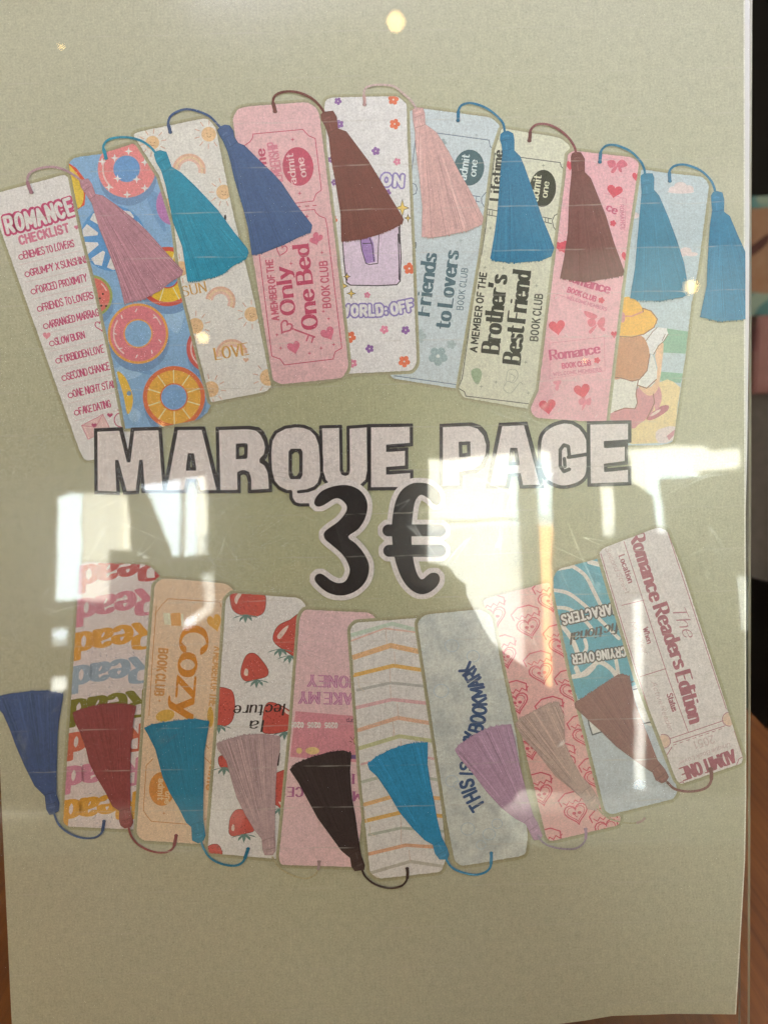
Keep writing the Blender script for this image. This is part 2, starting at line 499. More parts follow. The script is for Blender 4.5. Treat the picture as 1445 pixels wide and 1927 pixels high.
def tassel(c, poly, col, cord, apex, w=4.0, strength=0.16, light=None, y=None, order=22, shadow=True):
    y = c.y if y is None else y
    lv = order * 10
    sm = rough(poly, 2.6, 0.7)
    a = uv(*apex)
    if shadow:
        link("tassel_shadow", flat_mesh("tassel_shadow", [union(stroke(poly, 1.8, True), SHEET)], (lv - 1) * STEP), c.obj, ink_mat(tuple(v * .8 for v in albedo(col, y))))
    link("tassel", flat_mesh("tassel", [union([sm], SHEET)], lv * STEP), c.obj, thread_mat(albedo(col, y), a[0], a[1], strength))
    q = smooth(cord, 4)
    link("cord", flat_mesh("cord", [union(stroke(q, w))], (lv + 1) * STEP), c.obj, ink_mat(albedo(light or col, y)))
    # single threads, and a frayed hem
    n = len(poly)
    def far(dx, dy):
        best = 0
        for i in range(n):
            (x1, y1), (x2, y2) = poly[i - 1], poly[i]
            ex, ey = x2 - x1, y2 - y1
            den = dx * ey - dy * ex
            if abs(den) < 1e-9: continue
            t = ((x1 - apex[0]) * ey - (y1 - apex[1]) * ex) / den
            u = ((x1 - apex[0]) * dy - (y1 - apex[1]) * dx) / den
            if 0 <= u <= 1 and t > best: best = t
        return best
    gx, gy = sum(p[0] for p in poly) / n - apex[0], sum(p[1] for p in poly) / n - apex[1]
    a0 = math.atan2(gy, gx)
    dark, pale, fray = [], [], []
    for k in range(46):
        a_ = a0 + random.uniform(-.52, .52)
        dx, dy = math.cos(a_), math.sin(a_)
        r1 = far(dx, dy)
        if r1 < 70: continue
        r0 = r1 * random.uniform(.36, .8)
        re = r1 - random.uniform(0, 8)
        bend = random.uniform(-1.5, 1.5)
        mid = ((r0 + re) / 2 * dx - bend * dy + apex[0], (r0 + re) / 2 * dy + bend * dx + apex[1])
        L_ = stroke([(apex[0] + dx * r0, apex[1] + dy * r0), mid, (apex[0] + dx * re, apex[1] + dy * re)], random.uniform(.7, 1.3))
        (dark if k % 2 else pale).extend(L_)
        for q_ in range(2):
            b_ = a_ + random.uniform(-.05, .05)
            r2 = far(math.cos(b_), math.sin(b_))
            if r2 > 70: fray += stroke([(apex[0] + math.cos(b_) * (r2 - 4), apex[1] + math.sin(b_) * (r2 - 4)), (apex[0] + math.cos(b_ + .004) * (r2 + random.uniform(.5, 3.2)), apex[1] + math.sin(b_ + .004) * (r2 + random.uniform(.5, 3.2)))], 1.3)
    base_ = albedo(col, y)
    sg = .5 + 1.6 * strength
    for nm, P_, f, lv2 in (("thread", dark, 1 - .34 * sg, .5), ("thread", pale, 1 + .34 * sg, .6), ("frayed_hem", fray, .92, -.2)):
        if P_:
            o_ = link(nm, flat_mesh(nm, [union(P_, SHEET if nm != "thread" else poly)], (lv + lv2) * STEP), c.obj, ink_mat(tuple(min(.84, v * f) for v in base_)), kind='stuff')
    # bound head of the tassel with its sheen
    h = cord[-1]
    gx, gy = sum(p[0] for p in poly) / len(poly) - h[0], sum(p[1] for p in poly) / len(poly) - h[1]
    l = math.hypot(gx, gy); gx, gy = gx / l, gy / l
    P = lambda d, e: (h[0] + gx * d - gy * e, h[1] + gy * d + gx * e)
    base_ = albedo(col, y)
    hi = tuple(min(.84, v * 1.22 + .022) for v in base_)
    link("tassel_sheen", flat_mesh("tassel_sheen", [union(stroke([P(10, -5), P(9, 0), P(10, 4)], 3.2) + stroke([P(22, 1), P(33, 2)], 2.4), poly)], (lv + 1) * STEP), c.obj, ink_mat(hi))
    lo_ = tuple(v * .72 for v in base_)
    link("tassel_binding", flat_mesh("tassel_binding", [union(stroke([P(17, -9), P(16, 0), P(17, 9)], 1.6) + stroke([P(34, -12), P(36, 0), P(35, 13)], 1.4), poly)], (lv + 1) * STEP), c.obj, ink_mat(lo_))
    # knot where the cord is tied, small loop at the hole
    tw = []
    for i in range(1, len(q) - 1, 2):
        ex, ey = q[i + 1][0] - q[i][0], q[i + 1][1] - q[i][1]
        l = math.hypot(ex, ey) or 1
        ex, ey = ex / l, ey / l
        tw += stroke([(q[i][0] - ey * w * .45 - ex, q[i][1] + ex * w * .45 - ey), (q[i][0] + ey * w * .45 + ex, q[i][1] - ex * w * .45 + ey)], .9)
    link("cord_twist", flat_mesh("cord_twist", [union(tw)], (lv + 1.4) * STEP), c.obj, ink_mat(tuple(v * .7 for v in albedo(light or col, y))))
    link("hang_hole", flat_mesh("hang_hole", [union([ell(cord[0][0], cord[0][1], w * .95, w * .7, n=10)])], (lv + .6) * STEP), c.obj, ink_mat((.16, .14, .12)))
    k = 3 if len(q) > 6 else 1
    tip = [q[0], q[k], q[2 * k]]
    link("cord_knot", flat_mesh("cord_knot", [union(stroke(tip, w * 1.5))], (lv + 2) * STEP), c.obj, ink_mat(tuple(v * .85 for v in albedo(col, y))))

# ------------------------------------------------------------------ the poster sheet
SHEET = [(-75, -90), (1401, -90), (1401.5, 0), (1402, 500), (1403, 1000), (1404, 1300), (1404, 1500), (1402, 1620), (1397.5, 1700), (1391.5, 1800), (1385, 1910),
         (1270, 1909), (1150, 1913), (1105, 1921), (1040, 1930), (700, 1966), (26, 2000), (22, 1927), (11, 1690), (0, 1450), (-34, 700)]
def make_sheet():
    m, nt, b = new_mat("poster_ground_print")
    tc = nd(nt, 'ShaderNodeTexCoord').outputs['Object']
    cu, cv = uv(690, 880)
    mp = mapping(nt, tc, scale=(1, 0.92, 0), loc=(-cu, -cv * 0.92, 0))
    ln = nd(nt, 'ShaderNodeVectorMath', operation='LENGTH'); nt.links.new(mp, ln.inputs[0])
    blot = mth(nt, 'MULTIPLY', mth(nt, 'SUBTRACT', noise(nt, tc, 22, 3), 0.5), 0.05)
    t = mth(nt, 'DIVIDE', mth(nt, 'SUBTRACT', mth(nt, 'ADD', ln.outputs['Value'], blot), 0.028), 0.105, clamp=True)
    c = mixc(nt, t, (0.500, 0.515, 0.338), (0.545, 0.548, 0.422))     # the printed green fades to a paler green towards the margins
    w = nd(nt, 'ShaderNodeGroup'); w.node_tree = WEAR
    nt.links.new(c, w.inputs[0])
    nt.links.new(w.outputs[0], b.inputs['Base Color'])
    b.inputs['Roughness'].default_value = 0.8
    b.inputs['Specular IOR Level'].default_value = 0.1
    vs_, fs = union([SHEET])
    me = flat_mesh("paper_sheet", [(vs_, fs)], 0.0)
    o = link("paper_sheet", me, poster, m)
    # unprinted paper edge that shows down the right side
    e = [p for p in SHEET[2:11]]
    ink("paper_edge", poster, 0.6, "cfc6ad", [[(a[0] - 2.6, a[1]) for a in e] + [(a[0] - 0.2, a[1]) for a in e[::-1]]], y=900)
    return o
make_sheet()

# ------------------------------------------------------------------ heading
WHITE, DARK = "c6b5b0", "3a3434"
za, zb, zc = zf(170, 780, 4.5156), zf(490, 780, 4.5156), zf(810, 780, 3.6125)
def head_letter(ch, fill, strokes, holes=(), w=6.4):
    ink("title_letter", heading, 61, WHITE, fill, holes=holes, y=860)
    P = []
    for s in strokes:
        cl = s[0] == s[-1]
        P += stroke(s[:-1] if cl else s, w, cl, sq=ch not in 'QGU')
    for h in holes: P += stroke(list(h), w, True, sq=True)
    ink("title_outline", heading, 62, DARK, P, y=860)
heading = poster
def closed(p): return p + [p[0]]
M_ = za(48,132, 262,122, 328,392, 362,125, 595,118, 632,652, 452,655, 433,400, 402,660, 298,668, 227,400, 240,670, 52,662)
head_letter('M', [M_], [closed(M_)])
A_ = za(732,118, 962,115, 1095,655, 927,658, 898,563, 828,560, 808,655, 632,655)
head_letter('A', [A_], [closed(A_)], [za(846,343, 868,343, 886,462, 830,462)])
R_ = za(1080,118, 1345,110) + zb(-25,122, 15,155, 45,215, 58,280, 45,350, 8,392, 50,420, 78,480, 85,560, 86,645, -92,655) + za(1355,560, 1340,505, 1300,487, 1264,505, 1266,655, 1093,655)
head_letter('R', [R_], [closed(R_)], [za(1252,262, 1315,258, 1325,275, 1322,350, 1310,362, 1252,365)])
QO = zb(300,95, 210,108, 130,150, 90,220, 80,330, 88,480, 110,570, 160,625, 225,655, 258,655, 262,710, 290,755, 330,768, 470,766)
QI = zb(325,657, 400,648, 460,625, 500,585, 520,520, 522,400, 508,250, 480,175, 430,125, 370,100, 300,95)
Qf = QO + zb(470,645) + QI[1:-1]
head_letter('Q', [Qf], [QI + QO[1:]], [zb(255,330, 275,305, 330,305, 345,330, 345,500, 325,535, 270,535, 255,500)])
U_ = zb(512,105, 682,100, 688,470, 700,500, 722,508, 740,500, 748,470, 745,108, 916,95, 920,480, 905,560, 858,605, 790,640, 640,640, 580,600, 545,560, 520,480)
head_letter('U', [U_], [closed(U_)])
E_ = zb(926,95, 1282,90, 1282,255, 1082,270, 1082,303, 1242,293, 1242,448, 1082,460, 1082,496, 1285,480, 1285,628, 926,632)
head_letter('E', [E_], [closed(E_)])
P_ = zc(72,75, 270,65, 330,85, 370,130, 390,200, 385,280, 350,350, 300,385, 205,400, 205,492, 72,495)
head_letter('P', [P_], [closed(P_)], [zc(202,197, 258,194, 260,272, 205,278)])
A2 = zc(475,68, 645,60, 758,488, 617,492, 600,410, 537,410, 520,492, 388,492)
head_letter('A', [A2], [closed(A2)], [zc(552,238, 577,238, 592,333, 540,335)])
G_ = smooth(zc(905,48, 830,70, 765,120, 740,190, 740,330, 765,420, 810,465, 880,492, 950,488, 1020,460, 1062,410, 1070,345), 3) + zc(1070,285, 1068,170, 1050,130, 1015,85, 965,55)
head_letter('G', [G_], [closed(G_), zc(942,372, 905,387, 880,350, 880,240, 905,207, 935,217, 942,282), zc(935,290, 1065,270), zc(908,300, 912,352)], w=7.0)
E2 = zc(1072,57, 1352,50, 1352,180, 1188,192, 1190,216, 1330,206, 1330,328, 1188,346, 1190,378, 1352,362, 1352,470, 1076,480)
head_letter('E', [E2], [closed(E2)])

zd = zf(570, 890, 4.8167)
three = smooth(zd(102,265, 120,220, 170,165, 260,125, 370,108, 460,125, 530,170, 575,240, 585,320, 560,420, 500,510, 410,578, 480,640, 540,710, 590,800, 600,880, 575,970, 520,1040, 440,1090, 340,1112, 240,1090, 170,1045, 115,985, 108,945, 130,918, 165,912, 205,935, 250,970, 310,996, 370,990, 405,950, 425,880, 400,800, 350,730, 270,660, 210,610, 190,570, 200,530, 250,490, 320,440, 380,370, 400,310, 370,260, 320,230, 270,240, 200,285, 150,305, 115,295), 3, True)
euro = smooth(zd(1060,88, 1140,100, 1200,140, 1240,200, 1245,260, 1215,290, 1175,275, 1140,235, 1075,198, 1035,225, 1010,280, 995,380, 985,500, 985,650, 1000,780, 1025,890, 1060,955, 1090,960, 1125,930, 1165,905, 1215,910, 1240,950, 1230,1000, 1190,1050, 1130,1088, 1060,1098, 980,1060, 910,980, 860,870, 825,740, 808,600, 805,480, 820,340, 850,230, 900,150, 980,98), 3, True)
bars = [hull(ell(zd(775,520)[0][0], zd(775,520)[0][1], 11.3) + ell(zd(1240,520)[0][0], zd(1240,520)[0][1], 11.3)),
        hull(ell(zd(782,705)[0][0], zd(782,705)[0][1], 11.3) + ell(zd(1240,705)[0][0], zd(1240,705)[0][1], 11.3))]
ink("price_numeral_border", poster, 71, WHITE, [three] + stroke(three, 19.5, True), y=1000)
ink("euro_sign_border", poster, 71.4, WHITE, [euro] + bars + stroke(euro, 19.5, True) + stroke(bars[0], 19, True) + stroke(bars[1], 19, True), y=1000)
ink("price_numeral", poster, 73, "2c2625", [three], y=1000)
ink("euro_sign", poster, 73, "2c2625", [euro] + bars, y=1000)

# ------------------------------------------------------------------ small print motifs
def rough_dots(c, level, col, n, box, r, name="speck"):
    P = []
    for i in range(n):
        x, y = random.uniform(box[0], box[2]), random.uniform(box[1], box[3])
        P.append(ell(x, y, r * random.uniform(.6, 1.2), n=6))
    return ink(name, c, level, col, P)
def pluses(c, level, col, pts, r=4):
    P = []
    for x, y in pts: P.append(star4(x, y, r, r))
    return ink("sparkle", c, level, col, P)
def swim_ring(c, x, y, r, rim, body, hole, hr, shade=True, rw=4, spokes=None, dots=None):
    if shade: ink("ring_shadow", c, 0.6, "6c84a6", [ell(x + 2, y + 15, r)], y=600)
    ink("swim_ring", c, 1, rim, [ell(x, y, r, n=40)])
    ink("ring_glaze", c, 1.5, body, [ell(x, y, r - rw, n=40)])
    if spokes: ink("ring_spoke", c, 1.8, "e9cf9c", sum((stroke([(x + (hr + 2) * math.cos(a), y + (hr + 2) * math.sin(a)), (x + (r - rw) * math.cos(a), y + (r - rw) * math.sin(a))], 2.0) for a in [k * 2 * math.pi / spokes + .3 for k in range(spokes)]), []))
    else: ink("ring_highlight", c, 1.8, "dcb0ac", stroke(ell(x, y, (r + hr) / 2 + 5, a0=2.2, a1=3.7, n=10), 3.0) + stroke(ell(x, y, (r + hr) / 2 + 5, a0=5.4, a1=5.9, n=6), 2.5))
    ink("ring_inner_rim", c, 2, rim, [ell(x, y, hr + 2.5)])
    ink("ring_hole", c, 2.4, hole, [ell(x, y, hr)])
    if dots: ink("ring_decoration", c, 2.7, dots[0], dots[1])
def small_sun(c, x, y, r=13, rot=0.0):
    ink("sun", c, 1, "d3ab84", [ell(x, y, r, n=18)])
    P = []
    for k in range(10):
        a = k * .628 + rot
        P += stroke([(x + (r + 4.5) * math.cos(a), y + (r + 4.5) * math.sin(a)), (x + (r + 13) * math.cos(a), y + (r + 13) * math.sin(a))], 1.7)
    ink("sun_rays", c, 1, "c39a86", P)
    ink("sun_face", c, 1.5, "a97f63", [ell(x - 3, y - 1, 1.2, n=6), ell(x + 4, y, 1.2, n=6)] + stroke([(x - 3, y + 4), (x, y + 6), (x + 4, y + 4)], 1.2))
def rainbow(c, x, y, r, rot=0.0, a=math.pi):
    for k, col in enumerate(("cba08c", "d6b294", "cfa89a")):
        ink("rainbow_band", c, 1 + k * .1, col, stroke(ell(x, y, r - k * 4.6, a0=math.pi + rot, a1=math.pi + a + rot, n=16), 5))
def ticket_line(c, level, col, w, *pls):
    P = []
    for p in pls: P += stroke(p, w)
    return ink("ticket_border", c, level, col, P)

# ------------------------------------------------------------------ upper fan of bookmarks
z1, z2, z3, z4 = zf(0, 280), zf(0, 550), zf(230, 180), zf(300, 450)
z5, z6, z7, z8 = zf(560, 140), zf(600, 440), zf(820, 170), zf(850, 460)
z9, z10 = zf(1045, 230), zf(1045, 520)

# romance checklist
b = card("white checklist bookmark with pink handwriting", [(-22, 367), (125, 327), (134, 345), (250, 800), (258, 850), (160, 868), (150, 848)], "d3c7c6", 0, 600, [0, 10, 8, 0, 6, 16, 8])
PK = "b0506e"
letters(b, 2, "b24a6c", "ROMANCE", [(15, 437), (70, 424), (139, 401)], 29, thick=.34, gap=.40, grow=1.7, wob=.05)
letters(b, 3, "e3d6d6", "ROMANCE", [(15, 437), (70, 424), (139, 401)], 29, thick=.19, gap=.40, wob=.05)
letters(b, 2, "bd7085", "CHECKLIST", z1(140,648, 470,560), 15, thick=.24, gap=.34)
ink("heart", b, 2, "bd7085", [heart(144, 427, 9, 9, -.2)])
items = ["ENEMIES TO LOVERS", "GRUMPY X SUNSHINE", "FORCED PROXIMITY", "FRIENDS TO LOVERS", "ARRANGED MARRIAGE", "SLOW BURN", "FORBIDDEN LOVE", "SECOND CHANCE", "ONE NIGHT STAND", "FAKE DATING"]
ends = [144, 170, 168, 180, 196, 164, 200, 211, 230, 213]
for k, (s, xe) in enumerate(zip(items, ends)):
    x0, y0 = 47 + k * 11.6, 486 + k * 32.6
    x1 = xe - 4
    letters(b, 2, PK, s, [(x0, y0), (x1, y0 - (x1 - x0) * .245)], 13, thick=.135, gap=.20, wob=.07, space=1.3)
    ink("check_circle", b, 2, PK, stroke(ell(x0 - 7, y0 - 3, 4.6, n=12), 1.9, True))
    ink("ruled_line", b, 1, "c9b3b2", stroke([(x0 - 10, y0 + 12), (x0 + 105, y0 - 15)], 1.1))
ink("heart", b, 2, PK, stroke(heart(189, 612, 19, 20, -.3), 1.9, True))
ink("heart", b, 2, "c9848f", [heart(88, 631, 15, 14)])
ink("envelope", b, 2, "cfaaa9", [z2(555,905, 700,830, 745,920, 600,1000)])
ink("envelope_line", b, 3, "b9717f", lines(z2(555,905, 700,830, 745,920, 600,1000, 555,905), z2(555,905, 650,915, 700,830), w=1.2))
ink("heart", b, 4, "a9506a", [heart(177, 800, 10, 9), heart(207, 781, 11, 9)])
ink("check_circle", b, 3, PK, stroke(ell(228.6, 790, 13.5), 1.9, True) + stroke(z2(800,800, 850,790), 1.6))
tassel(b, z1(545,215, 600,205, 625,240, 650,310, 700,320, 800,390, 900,470, 1000,560, 1080,650, 1160,740, 1245,830, 1220,870, 1180,890, 1090,960, 980,1020, 850,1050, 830,960, 800,850, 740,690, 680,540, 650,440, 630,370, 590,310, 555,260), "a97a86", [(60, 362), (55, 350), (52, 338), (58, 325), (75, 317), (100, 314), (125, 321), (145, 333), (155, 342)], (150, 320), w=4.6, strength=.34, light="aa8791", order=8, y=450)

# swim rings
b = card("blue bookmark with inflatable swim rings", [(129, 306), (140, 296), (190, 289), (250, 270), (300, 300), (400, 757), (390, 776), (375, 789), (290, 806), (236, 806), (213, 683), (177, 521), (155, 435), (146, 392)], "7e9bbb", 1, 560, [6, 8, 0, 0, 0, 8, 0, 12, 0, 0, 0, 0, 0, 0])
for pts in (z1(700,440, 900,480, 1060,620, 1000,640, 840,540), z2(760,520, 980,490, 960,560, 830,600), z2(1130,60, 1250,120, 1210,280, 1130,200), z2(880,780, 960,820, 930,880, 880,860)):
    ink("water_ripple", b, .3, "92abc6", [smooth(pts, 3, True)])
for pts in (z1(1000,330, 1070,300, 1130,560, 1060,480), z2(800,430, 1000,500, 1020,560, 820,500)):
    ink("water_ripple", b, .3, "6f8db2", [smooth(pts, 3, True)])
ink("swim_ring", b, 1, "5a86b4", [ell(213, 448, 62)])
ink("ring_stripe", b, 1.5, "d5d2cd", [[(213 + r * math.cos(a), 448 + r * math.sin(a)) for r, a in ((30, a0 + .13), (56, a0), (60, a0 + .22), (56, a0 + .44), (30, a0 + .3))] for a0 in [k * .62 + .1 for k in range(10)]])
swim_ring(b, 238.5, 317, 54.5, "c98182", "cc7b7c", "6488b4", 25, rw=1, dots=("e6d2d0", sum(([star4(x, y, 8, 8), star4(x, y, 4, 4)] for x, y in z1(695,85, 780,60, 985,90, 930,205, 985,265, 865,310, 740,260, 800,200, 875,15)), [])))
ink("duck_ring", b, 1, "c4553f", [z1(460,90, 520,130, 585,215, 580,330, 575,380, 530,410)])
ink("duck_ring_body", b, 1.4, "dcae4a", [smooth(z1(463,105, 510,150, 555,220, 570,310, 560,370, 528,400, 500,280, 480,190), 2, True)])
ink("magenta_ring", b, 1, "a8709f", [ell(325, 385, 31, 38)])
swim_ring(b, 172, 557, 40, "8f9659", "c46a62", "6488b4", 10, rw=5, dots=("4b3a33", [ell(x, y, 2.2, n=6) for x, y in z2(680,40, 722,92, 700,10, 690,90)]))
swim_ring(b, 315, 520, 56, "bd5347", "dda73d", "6488b4", 20, rw=8, spokes=8)
swim_ring(b, 260, 627.5, 57, "d0924f", "c5727a", "7c99b9", 25, rw=4.5, dots=("e3bfbb", sum((stroke([(260 + 41 * math.cos(a), 627 + 41 * math.sin(a)), (260 + 46 * math.cos(a + .06), 627 + 46 * math.sin(a + .06))], 2.2) for a in (.3, .9, 1.6, 2.4, 3.1, 3.9, 4.6, 5.5)), [])))
swim_ring(b, 398, 655, 47, "b85550", "bd5c55", "7c99b9", 20, rw=3)
ink("duck_ring_body", b, 1.6, "d3a54a", [smooth(z2(795,540, 850,575, 890,660, 905,720, 895,790, 865,825, 840,700), 3, True)])
ink("duck_eye", b, 2, "7189a3", [ell(243, 740, 4.5, n=10)])
swim_ring(b, 327.5, 747, 58.5, "c66a48", "dd9a48", "7594ba", 24, rw=8, spokes=10)
tassel(b, z3(220,400, 235,380, 260,373, 300,385, 320,440, 335,485, 400,525, 500,620, 580,705, 650,780, 760,930, 850,1040) + z4(605,90, 590,130, 500,180, 440,230, 380,255, 270,280, 195,285, 160,50) + z3(350,860, 300,610, 270,510, 235,450), "31809b", [(200, 298), (198, 287), (195, 276), (203, 264), (220, 259), (245, 259), (268, 266), (284, 277), (295, 290)], (298, 285), w=4.4, strength=.14, order=8, y=420)

# suns and rainbows
b = card("cream bookmark with little suns and rainbows", [(250, 252), (268, 246), (390, 221), (406, 240), (440, 407), (480, 572), (511, 728), (500, 737), (397, 757), (375, 671), (340, 527), (327, 418), (300, 330)], "d5cbc2", 2, 500, [6, 4, 14, 4, 0, 0, 8, 6, 4, 0, 0, 0, 0])
for x, y, r in ((393, 252, 14), (287, 268, 13), (421, 361, 14), (474, 591, 14), (368, 613, 15), (505, 710, 16), (397, 732, 15), (341, 505, 14), (315, 385, 12)): small_sun(b, x, y, r, rot=x * .1)
rainbow(b, 356, 320, 29, .15); rainbow(b, 415, 567, 26, .25, 3.3); rainbow(b, 436, 668, 28, -.05, 3.0)
letters(b, 2, "b98f55", "SUN", z4(165,390, 320,355), 19, thick=.14, thin=.06, serif=.10, gap=.28)
letters(b, 2, "bd8f52", "LOVE", z4(385,820, 605,783), 22, thick=.15, thin=.07, serif=.10, gap=.22)
ink("heart", b, 2, "cba28a", [heart(463, 677, 11, 9)])
ink("hang_hole", b, 2, "3a332d", [ell(424, 409, 2.2, 6, n=10)])
tassel(b, z3(650,235, 670,212, 700,200, 730,205, 755,240, 760,280, 790,325, 830,340, 880,390, 950,460, 1020,525, 1080,590, 1130,665, 1180,740, 1290,880, 1280,925, 1200,960, 1100,1010, 950,1070, 885,1080, 860,900, 830,780, 800,680, 760,540, 740,450, 720,380, 690,310, 665,270), "45587f", [(321, 249), (319, 240), (317, 230), (324, 216), (346, 206), (368, 208), (393, 218), (408, 232), (418, 244)], (425, 225), w=4.4, strength=.16, order=8, y=370)

# only one bed
b = card("pink ticket bookmark lettered Only One Bed", [(438, 222), (448, 204), (470, 199.5), (580, 191.5), (598, 205), (602, 222), (630, 450), (656, 690), (645, 711), (530, 723), (514, 716), (475, 478)], "cfa5a7", 4, 450, [10, 8, 0, 14, 8, 0, 0, 12, 8, 4, 6, 0])
RD = "b85a6b"
zg = zf(420, 180, 6.568)
fr = zg(270,610, 330,570, 365,520, 370,472, 985,415, 1020,455, 1060,495, 1138,528, 1215,1165, 1150,1210, 1115,1300, 870,1330)
fr2 = zg(940,1420, 1128,1405, 1150,1450, 1190,1485, 1265,1515, 1290,1640) + z4(1150,0, 1240,740, 1195,765, 1180,815, 850,855, 822,815, 765,795, 680,105)
ticket_line(b, 1, RD, 1.9, fr, fr2)
ink("perforation", b, 1, RD, [zg(900,1365, 960,1362, 960,1375, 900,1378), zg(1015,1358, 1065,1355, 1065,1368, 1015,1371), zg(1105,1350, 1155,1348, 1155,1361, 1105,1364)])
ink("ticket_seal", b, 1, "b04f62", [ell(561, 313, 29, 36.5, -.12)])
letters(b, 2, "dfb5b4", "admit", [(558, 344), (551.5, 289)], 13.5, thick=.20, thin=.09, gap=.24)
letters(b, 2, "dfb5b4", "one", [(577, 331), (571, 297)], 14, thick=.20, thin=.09, gap=.22)
pluses(b, 1, RD, zg(858,540, 945,1205, 1035,1490), 4.5)
letters(b, 1, "c17684", "MEMBERSHIP", [(533, 348), (520, 267)], 17, thick=.15, gap=.28)
letters(b, 1, "b24e63", "Lifetime", [(511, 390), (498, 281)], 17, thick=.26, thin=.12, gap=.28)
letters(b, 1, RD, "A MEMBER OF THE", z4(812,548, 768,140), 12, thick=.20, gap=.34, space=.9)
letters(b, 1, "b04a60", "Only", [(556, 588), (544.5, 503)], 27, thick=.235, thin=.095, serif=.11, gap=.24)
letters(b, 1, "b04a60", "One Bed", [(598, 615), (580, 462)], 29, thick=.235, thin=.095, serif=.11, gap=.24)
letters(b, 1, RD, "BOOK CLUB", z4(1165,462, 1138,150), 14, thick=.17, gap=.34, space=.9)
ink("heart", b, 1, "c26a7c", [heart(617, 627, 27, 26, -.5), heart(553, 653, 25, 25, -.25), heart(593, 452, 20, 18, -.4), heart(597, 447, 20, 22, .5)])
ink("key", b, 1, RD, stroke(heart(538, 615, 22, 24, .6), 3.2, True) + stroke(z4(895,605, 1055,665), 3.2) + stroke(z4(1015,650, 1000,690), 3) + stroke(z4(1048,660, 1035,700), 3))
ink("heart", b, 1, RD, stroke(heart(530, 470, 20, 22, .3), 2.2, True))
pluses(b, 1, RD, z4(800,650, 825,740, 1020,775, 1100,740, 1185,715, 1150,540, 1115,490, 895,165, 1105,90), 4)
tassel(b, z5(160,275, 175,258, 240,250, 265,290, 272,370, 330,390, 390,470, 435,530, 480,590, 560,720, 650,870, 718,985, 710,1012, 640,1050, 540,1090, 420,1120, 300,1135, 295,950, 260,730, 230,570, 215,430, 190,350, 165,310), "6e403a", [(518, 210), (516, 200), (514, 190), (520, 178), (540, 172), (565, 175), (588, 186), (603, 201), (611, 214)], (618, 185), w=4.8, strength=.10, order=8, y=340)

# world off
b = card("white bookmark with small flowers and a purple book", [(610, 200), (614, 186), (628, 183), (750, 180.5), (765, 196), (766, 251), (775, 458), (784, 682), (776, 697), (655, 703), (640, 700), (626, 440)], "d9d1d4", 3, 450, [8, 6, 0, 12, 6, 0, 0, 10, 8, 0, 0, 0])
for col, L in (("865f94", ((636, 190, 7), (639, 233, 8), (707, 284, 8), (729, 362, 7), (763, 621, 8), (695.5, 656, 8), (622, 300, 6), (629, 343, 6), (634, 507, 5))),
               ("c96a4e", ((740, 187, 10), (742.7, 233, 10), (626, 413, 9), (770, 505, 11), (658.7, 634, 11), (760.5, 680, 11))),
               ("c97b91", ((747, 304, 7), (691, 555, 6), (723, 620, 8), (664, 683.6, 8)))):
    for x, y, r in L:
        ink("flower", b, 1, col, flower(x, y, r, x))
        ink("flower_eye", b, 1.4, "dfcfc2", [ell(x, y, r * .18, n=6)])
for s, pth, h in (("ON", [(719, 347), (756, 350)], 19), ("WORLD: OFF", z6(150,555, 390,552, 520,540, 640,515), 18)):
    random.seed(3); letters(b, 2, "8778a8", s, pth, h, thick=.42, gap=.42, grow=1.5)
    random.seed(3); letters(b, 3, "e2d9dd", s, pth, h, thick=.26, gap=.42)
bk = [(643, 400)] + z6(160,30, 170,180, 188,330, 215,348, 400,352, 530,345, 552,320, 558,150, 550,0) + [(752, 400)]
ink("book_cover", b, 1, "ccb6c6", [bk])
ink("book_outline", b, 2, "40363c", lines(bk + [bk[0]], z5(688,1040, 695,1150) + z6(538,0, 545,180, 545,310), w=2.2))
ink("book_clasp", b, 2.4, "9a7aac", [z6(280,20, 350,20, 372,60, 383,190, 320,200, 292,110)])
ink("book_outline", b, 3, "40363c", lines(z6(280,20, 292,110, 320,200, 345,208, 400,200, 408,0), z6(345,30, 362,70, 375,185), z6(300,65, 358,62), w=1.7))
for x, y, rx, ry in ((757, 391, 12, 16), (767.6, 410, 6, 7), (644, 538, 10, 17), (653, 520, 6, 7), (661, 552, 8, 9)):
    ink("sparkle", b, 3.4, "4c423a", [star4(x, y, rx + 1.6, ry + 2)]); ink("sparkle_fill", b, 3.8, "d3b060", [star4(x, y, rx - 1, ry - 2)])
tassel(b, z5(783,240, 800,228, 850,230, 862,270, 865,340, 940,395, 980,455, 1020,520, 1110,690, 1160,775, 1200,850, 1260,975, 1250,1020, 1150,1060, 1000,1095, 900,1110, 845,1100, 850,900, 830,700, 805,500, 800,390, 785,300), "c39a97", [(686, 197), (686, 186), (684.6, 176), (689, 165), (705, 160), (725, 160), (743, 163.5), (762, 179), (774, 190), (782, 203)], (792, 178), w=4.2, strength=.30, light="bfa3a2", order=8, y=350)

